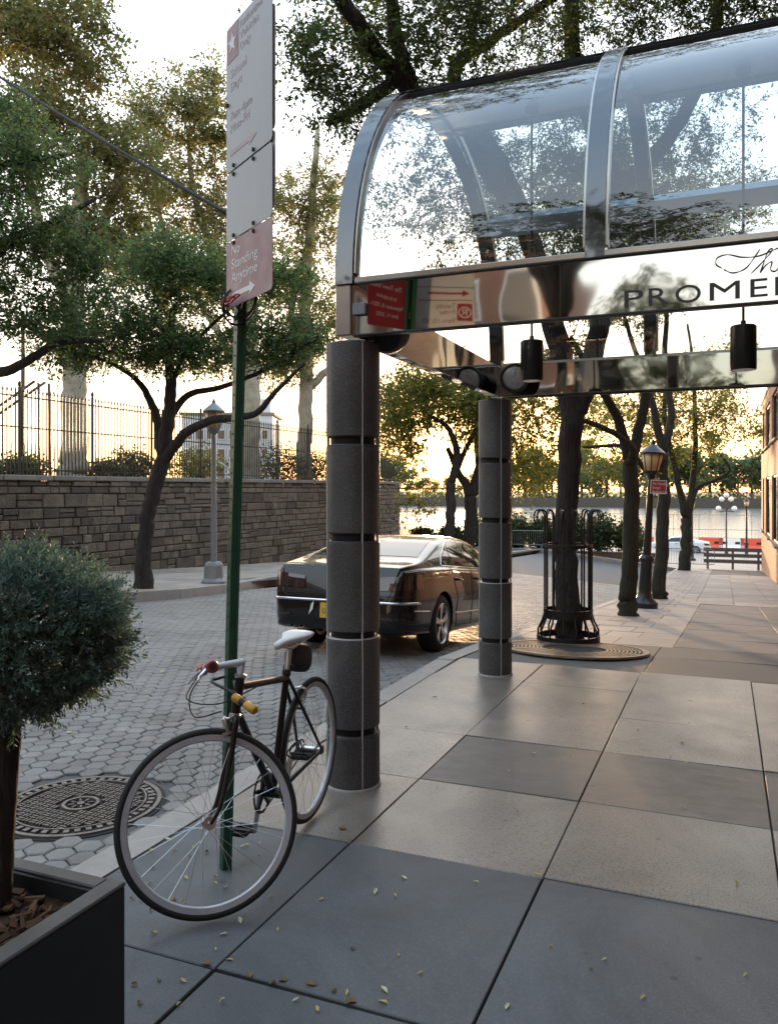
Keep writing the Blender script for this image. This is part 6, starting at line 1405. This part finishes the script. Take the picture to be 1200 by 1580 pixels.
# shrubs and rails behind the fence
lbs = ['dark shrub behind the fence at the far left edge', 'shrub behind the fence right of the pale plane trunk', 'shrub behind the fence left of the crooked tree trunk', 'shrub behind the fence beside the grey lamp post', 'broad shrub behind the fence right of the green sign post', 'dark shrub behind the fence left of the nearest column', 'shrub behind the fence end right of the nearest column']
for i, (px, dd, rx, rz) in enumerate(((30, 22, 0.8, 0.45), (165, 24, 0.7, 0.4), (205, 25, 0.7, 0.6), (305, 28, 1.1, 0.75), (430, 33, 1.4, 0.9), (480, 36, 1.2, 0.85), (600, 42, 1.3, 0.8))):
    p = P(px, 735, dd); shrub('park_shrub', lbs[i], (p.x, p.y, 1.7), rx, rz, 2600, 0.11, M['leaf_hedge'] if i != 3 else M['leaf_lime'], 90 + i, 'shrubs behind the fence')
hr = thing('stair_handrail', 'rusty double stair handrail behind the fence at the left edge', 'handrail', P(40, 735, 24.0))
for a, e in ((0, 0), (16, 0.5)):
    q = [P(-60 + a, 668, 23 + e), P(54 + a, 588 if a == 0 else 590, 23.6 + e), P(60 + a, 592, 23.6 + e), P(61 + a, 640, 23.6 + e), P(61 + a, 735, 23.6 + e)]
    wb(MB().tube(q, 0.04, 7), 'rail', M['iron_rusty'], hr, True)
q = P(-40 , 735, 23.2)
wb(MB().tube([P(5, 629, 23.2), P(5, 735, 23.2)], 0.035, 6), 'post', M['iron_rusty'], hr)
pk_ = thing('park_post', 'slim rusty post behind the fence left of the pale plane trunk', 'post', P(36, 735, 24.6))
wb(MB().tube([P(36, 735, 24.6), P(36, 480, 24.6)], [0.075, 0.05], 8), 'shaft', M['iron_rusty'], pk_, True); wb(MB().lathe([(0.13, 0), (0.13, 0.5), (0.08, 0.6)], P(36, 735, 24.6), 8), 'base', M['iron_rusty'], pk_)
# wire from the brick building
a, b = onX(1176, 640, FACADE_X), P(1115, 641, 36.0)
wr_ = thing('service_wire', 'thin wire running left from the brick building under the canopy edge', 'wire', a); wb(MB().tube([a, a.lerp(b, 0.5) - Vector((0, 0, 0.1)), b, b + (b - a) * 2.0 + Vector((0, 0, 0.5))], 0.018, 5), 'strand', M['black_matte'], wr_)

# trees and a house behind the viewer, seen in the polished steel
def back_tree(x, y, label, seed, lean, hgt=4.2):
    b = Vector((x, y, 0)); f_ = b + Vector((lean, 0.1, hgt)); L = [lim((b, 0.26), (b + Vector((lean * .3, 0, 1.4)), 0.21), (b + Vector((lean * .7, 0, 3.0)), 0.2), (f_, 0.19))]
    for dx_, dy_, h_ in ((1.6, .8, 2.4), (-1.4, -.5, 2.8), (0.2, -1.6, 3.0), (0.3, 1.2, 3.4)): L.append(lim((f_, 0.13), (f_ + Vector((dx_ * .5, dy_ * .5, h_ * .5)), 0.09), (f_ + Vector((dx_, dy_, h_)), 0.04)))
    tree('street_tree', label, b, L, [(f_ + Vector(c), r_) for c, r_ in (((1.5, .5, 2.2), (1.5, 1.5, 1.0)), ((-1.5, -.4, 2.6), (1.5, 1.5, 1.0)), ((0, -1.5, 3), (1.6, 1.6, 1.1)), ((0, 1.2, 3.4), (1.6, 1.5, 1.1)))], 300, 60, 0.10, M['leaf_lime'], M['bark'], 0.4, seed=seed)
back_tree(-2.0, -4.2, 'street tree whose dark trunk shows mirrored in the canopy steel', 51, -0.25)
back_tree(-2.05, -16.0, 'street tree mirrored small in the polished steel beside the lettering', 52, 0.1, 3.0)
ho = thing('tan_apartment_house', 'tan apartment house mirrored in the polished steel beside the red sign', 'building', (-9.5, -27, 0))
MB().box((0, 0, 9), (7, 8, 18)).build('wall', M['brick'], ho); MB().box((0, 0, 18.2), (7.4, 8.4, 0.4)).build('roof', M['capstone'], ho)
for f_ in range(5):
    for q in range(3):
        wo = MB().box((-2.3 + q * 2.3, 4.0, 2.5 + f_ * 3.2), (1.3, 0.12, 1.7)).build('window', M['white_paint'], ho); MB().box((-2.3 + q * 2.3, 4.066, 2.5 + f_ * 3.2), (1.1, 0.03, 1.5)).build('pane', M['pane'], wo)

oh = thing('sky_block_building', 'unseen brick block added across the street to block sky mirrored in the car and the canopy', 'building', (-22.5, -17.0, 0))  # unseen building, added to block open sky and darken the reflections
MB().box((0, 0, 5.5), (14, 40, 11)).build('wall', M['brick'], oh); MB().box((0, 0, 11.2), (14.4, 40.4, 0.4)).build('roof', M['capstone'], oh)
for f_ in range(3):
    for q in range(9):
        wo = MB().box((7.0, -17.6 + q * 4.3, 2.6 + f_ * 3.4), (0.12, 1.7, 1.9)).build('window', M['white_paint'], oh); MB().box((7.066, -17.6 + q * 4.3, 2.6 + f_ * 3.4), (0.03, 1.5, 1.7)).build('pane', M['pane'], wo)

# ================================================================== fallen leaves
def leaf_mesh(L_, W_):
    vs = [(0, -L_ / 2, 0.002), (W_ / 2, -L_ * .1, 0.006), (W_ * .3, L_ * .3, 0.005), (0, L_ / 2, 0.002), (-W_ * .35, L_ * .25, 0.008), (-W_ / 2, -L_ * .15, 0.004), (0, 0, 0.001)]
    return MB().add(vs, [(0, 1, 6), (1, 2, 6), (2, 3, 6), (3, 4, 6), (4, 5, 6), (5, 0, 6)])
cols_ = [M['dry_leaf'], mat('leaf_yellow', (0.62, 0.55, 0.25), 0.6, (0.5, 0.4, 0.14), 30), mat('leaf_brown', (0.12, 0.075, 0.035), 0.7, (0.2, 0.14, 0.06), 60), mat('leaf_pale', (0.6, 0.57, 0.40), 0.6, None, 30)]
protos_ = [leaf_mesh(a, b).mesh('fallen_leaf', c) for a, b, c in ((0.030, 0.009, cols_[1]), (0.024, 0.008, cols_[3]), (0.038, 0.026, cols_[2]), (0.034, 0.012, cols_[3]), (0.026, 0.010, cols_[1]), (0.02, 0.014, cols_[2]))]
lr = random.Random(5); spots = []
for (x0, x1, y0, y1, n) in ((230, 420, 1290, 1400, 26), (200, 620, 1380, 1560, 26), (560, 1150, 1200, 1560, 16), (620, 1180, 1030, 1200, 18)):
    for _ in range(n): spots.append((lr.uniform(x0, x1), lr.uniform(y0, y1)))
spots += [(541, 1548), (480, 1520), (437, 1515), (528, 1280), (318, 1489), (385, 1507)]
for i, (px, py) in enumerate(spots):
    p = G(px, py)
    o_me = protos_[2] if i >= len(spots) - 6 else protos_[lr.choice([0, 0, 1, 3, 4, 5])]
    o = tag(link('fallen_leaf', o_me), '%s fallen leaf lying %s' % (('curled brown' if o_me in (protos_[2], protos_[5]) else 'narrow yellow' if o_me in (protos_[0], protos_[4]) else 'narrow pale'), ('on the grey slab inside the bicycle wheels' if px < 460 and py < 1400 else 'on the grey slabs beside the planter' if px < 460 else 'on the dark front slabs' if p.y < 3.27 else 'on the tan slabs under the canopy')), 'leaf', 'fallen leaves on the near sidewalk')
    o.location = (p.x, p.y, p.z + 0.0045); o.rotation_euler = (lr.uniform(-.1, .1), lr.uniform(-.1, .1), lr.uniform(0, 6.28)); s = lr.uniform(0.8, 1.3); o.scale = (s, s, s)
# drifts too many to count, along the far kerb, under the wall and on the road
n = 900; g = np.random.default_rng(9); xx = np.concatenate([g.uniform(-14.9, -14.3, 500), g.uniform(-9.9, -9.3, 150), g.uniform(-9.5, -2.7, 250)]); yy = g.uniform(3, 30, n)
zz = np.array([(zw(a, b) if a < -10.2 else zr(a, b)) + 0.014 for a, b in zip(xx, yy)]); a_ = g.uniform(0, 6.28, n); dn = np.stack([np.cos(a_), np.sin(a_), g.uniform(-.1, .3, n)], 1); sd = np.stack([-np.sin(a_), np.cos(a_), g.uniform(-.2, .2, n)], 1)
sz = g.uniform(0.03, 0.07, n)[:, None]
tag(link('leaf_litter', quads_mesh('leaf_litter', np.stack([xx, yy, zz], 1), dn * sz, sd * sz * 0.3, sd * 0, M['dry_leaf'])), 'scattered dry leaf litter on the road and under the stone wall', 'leaf litter', kind='stuff')
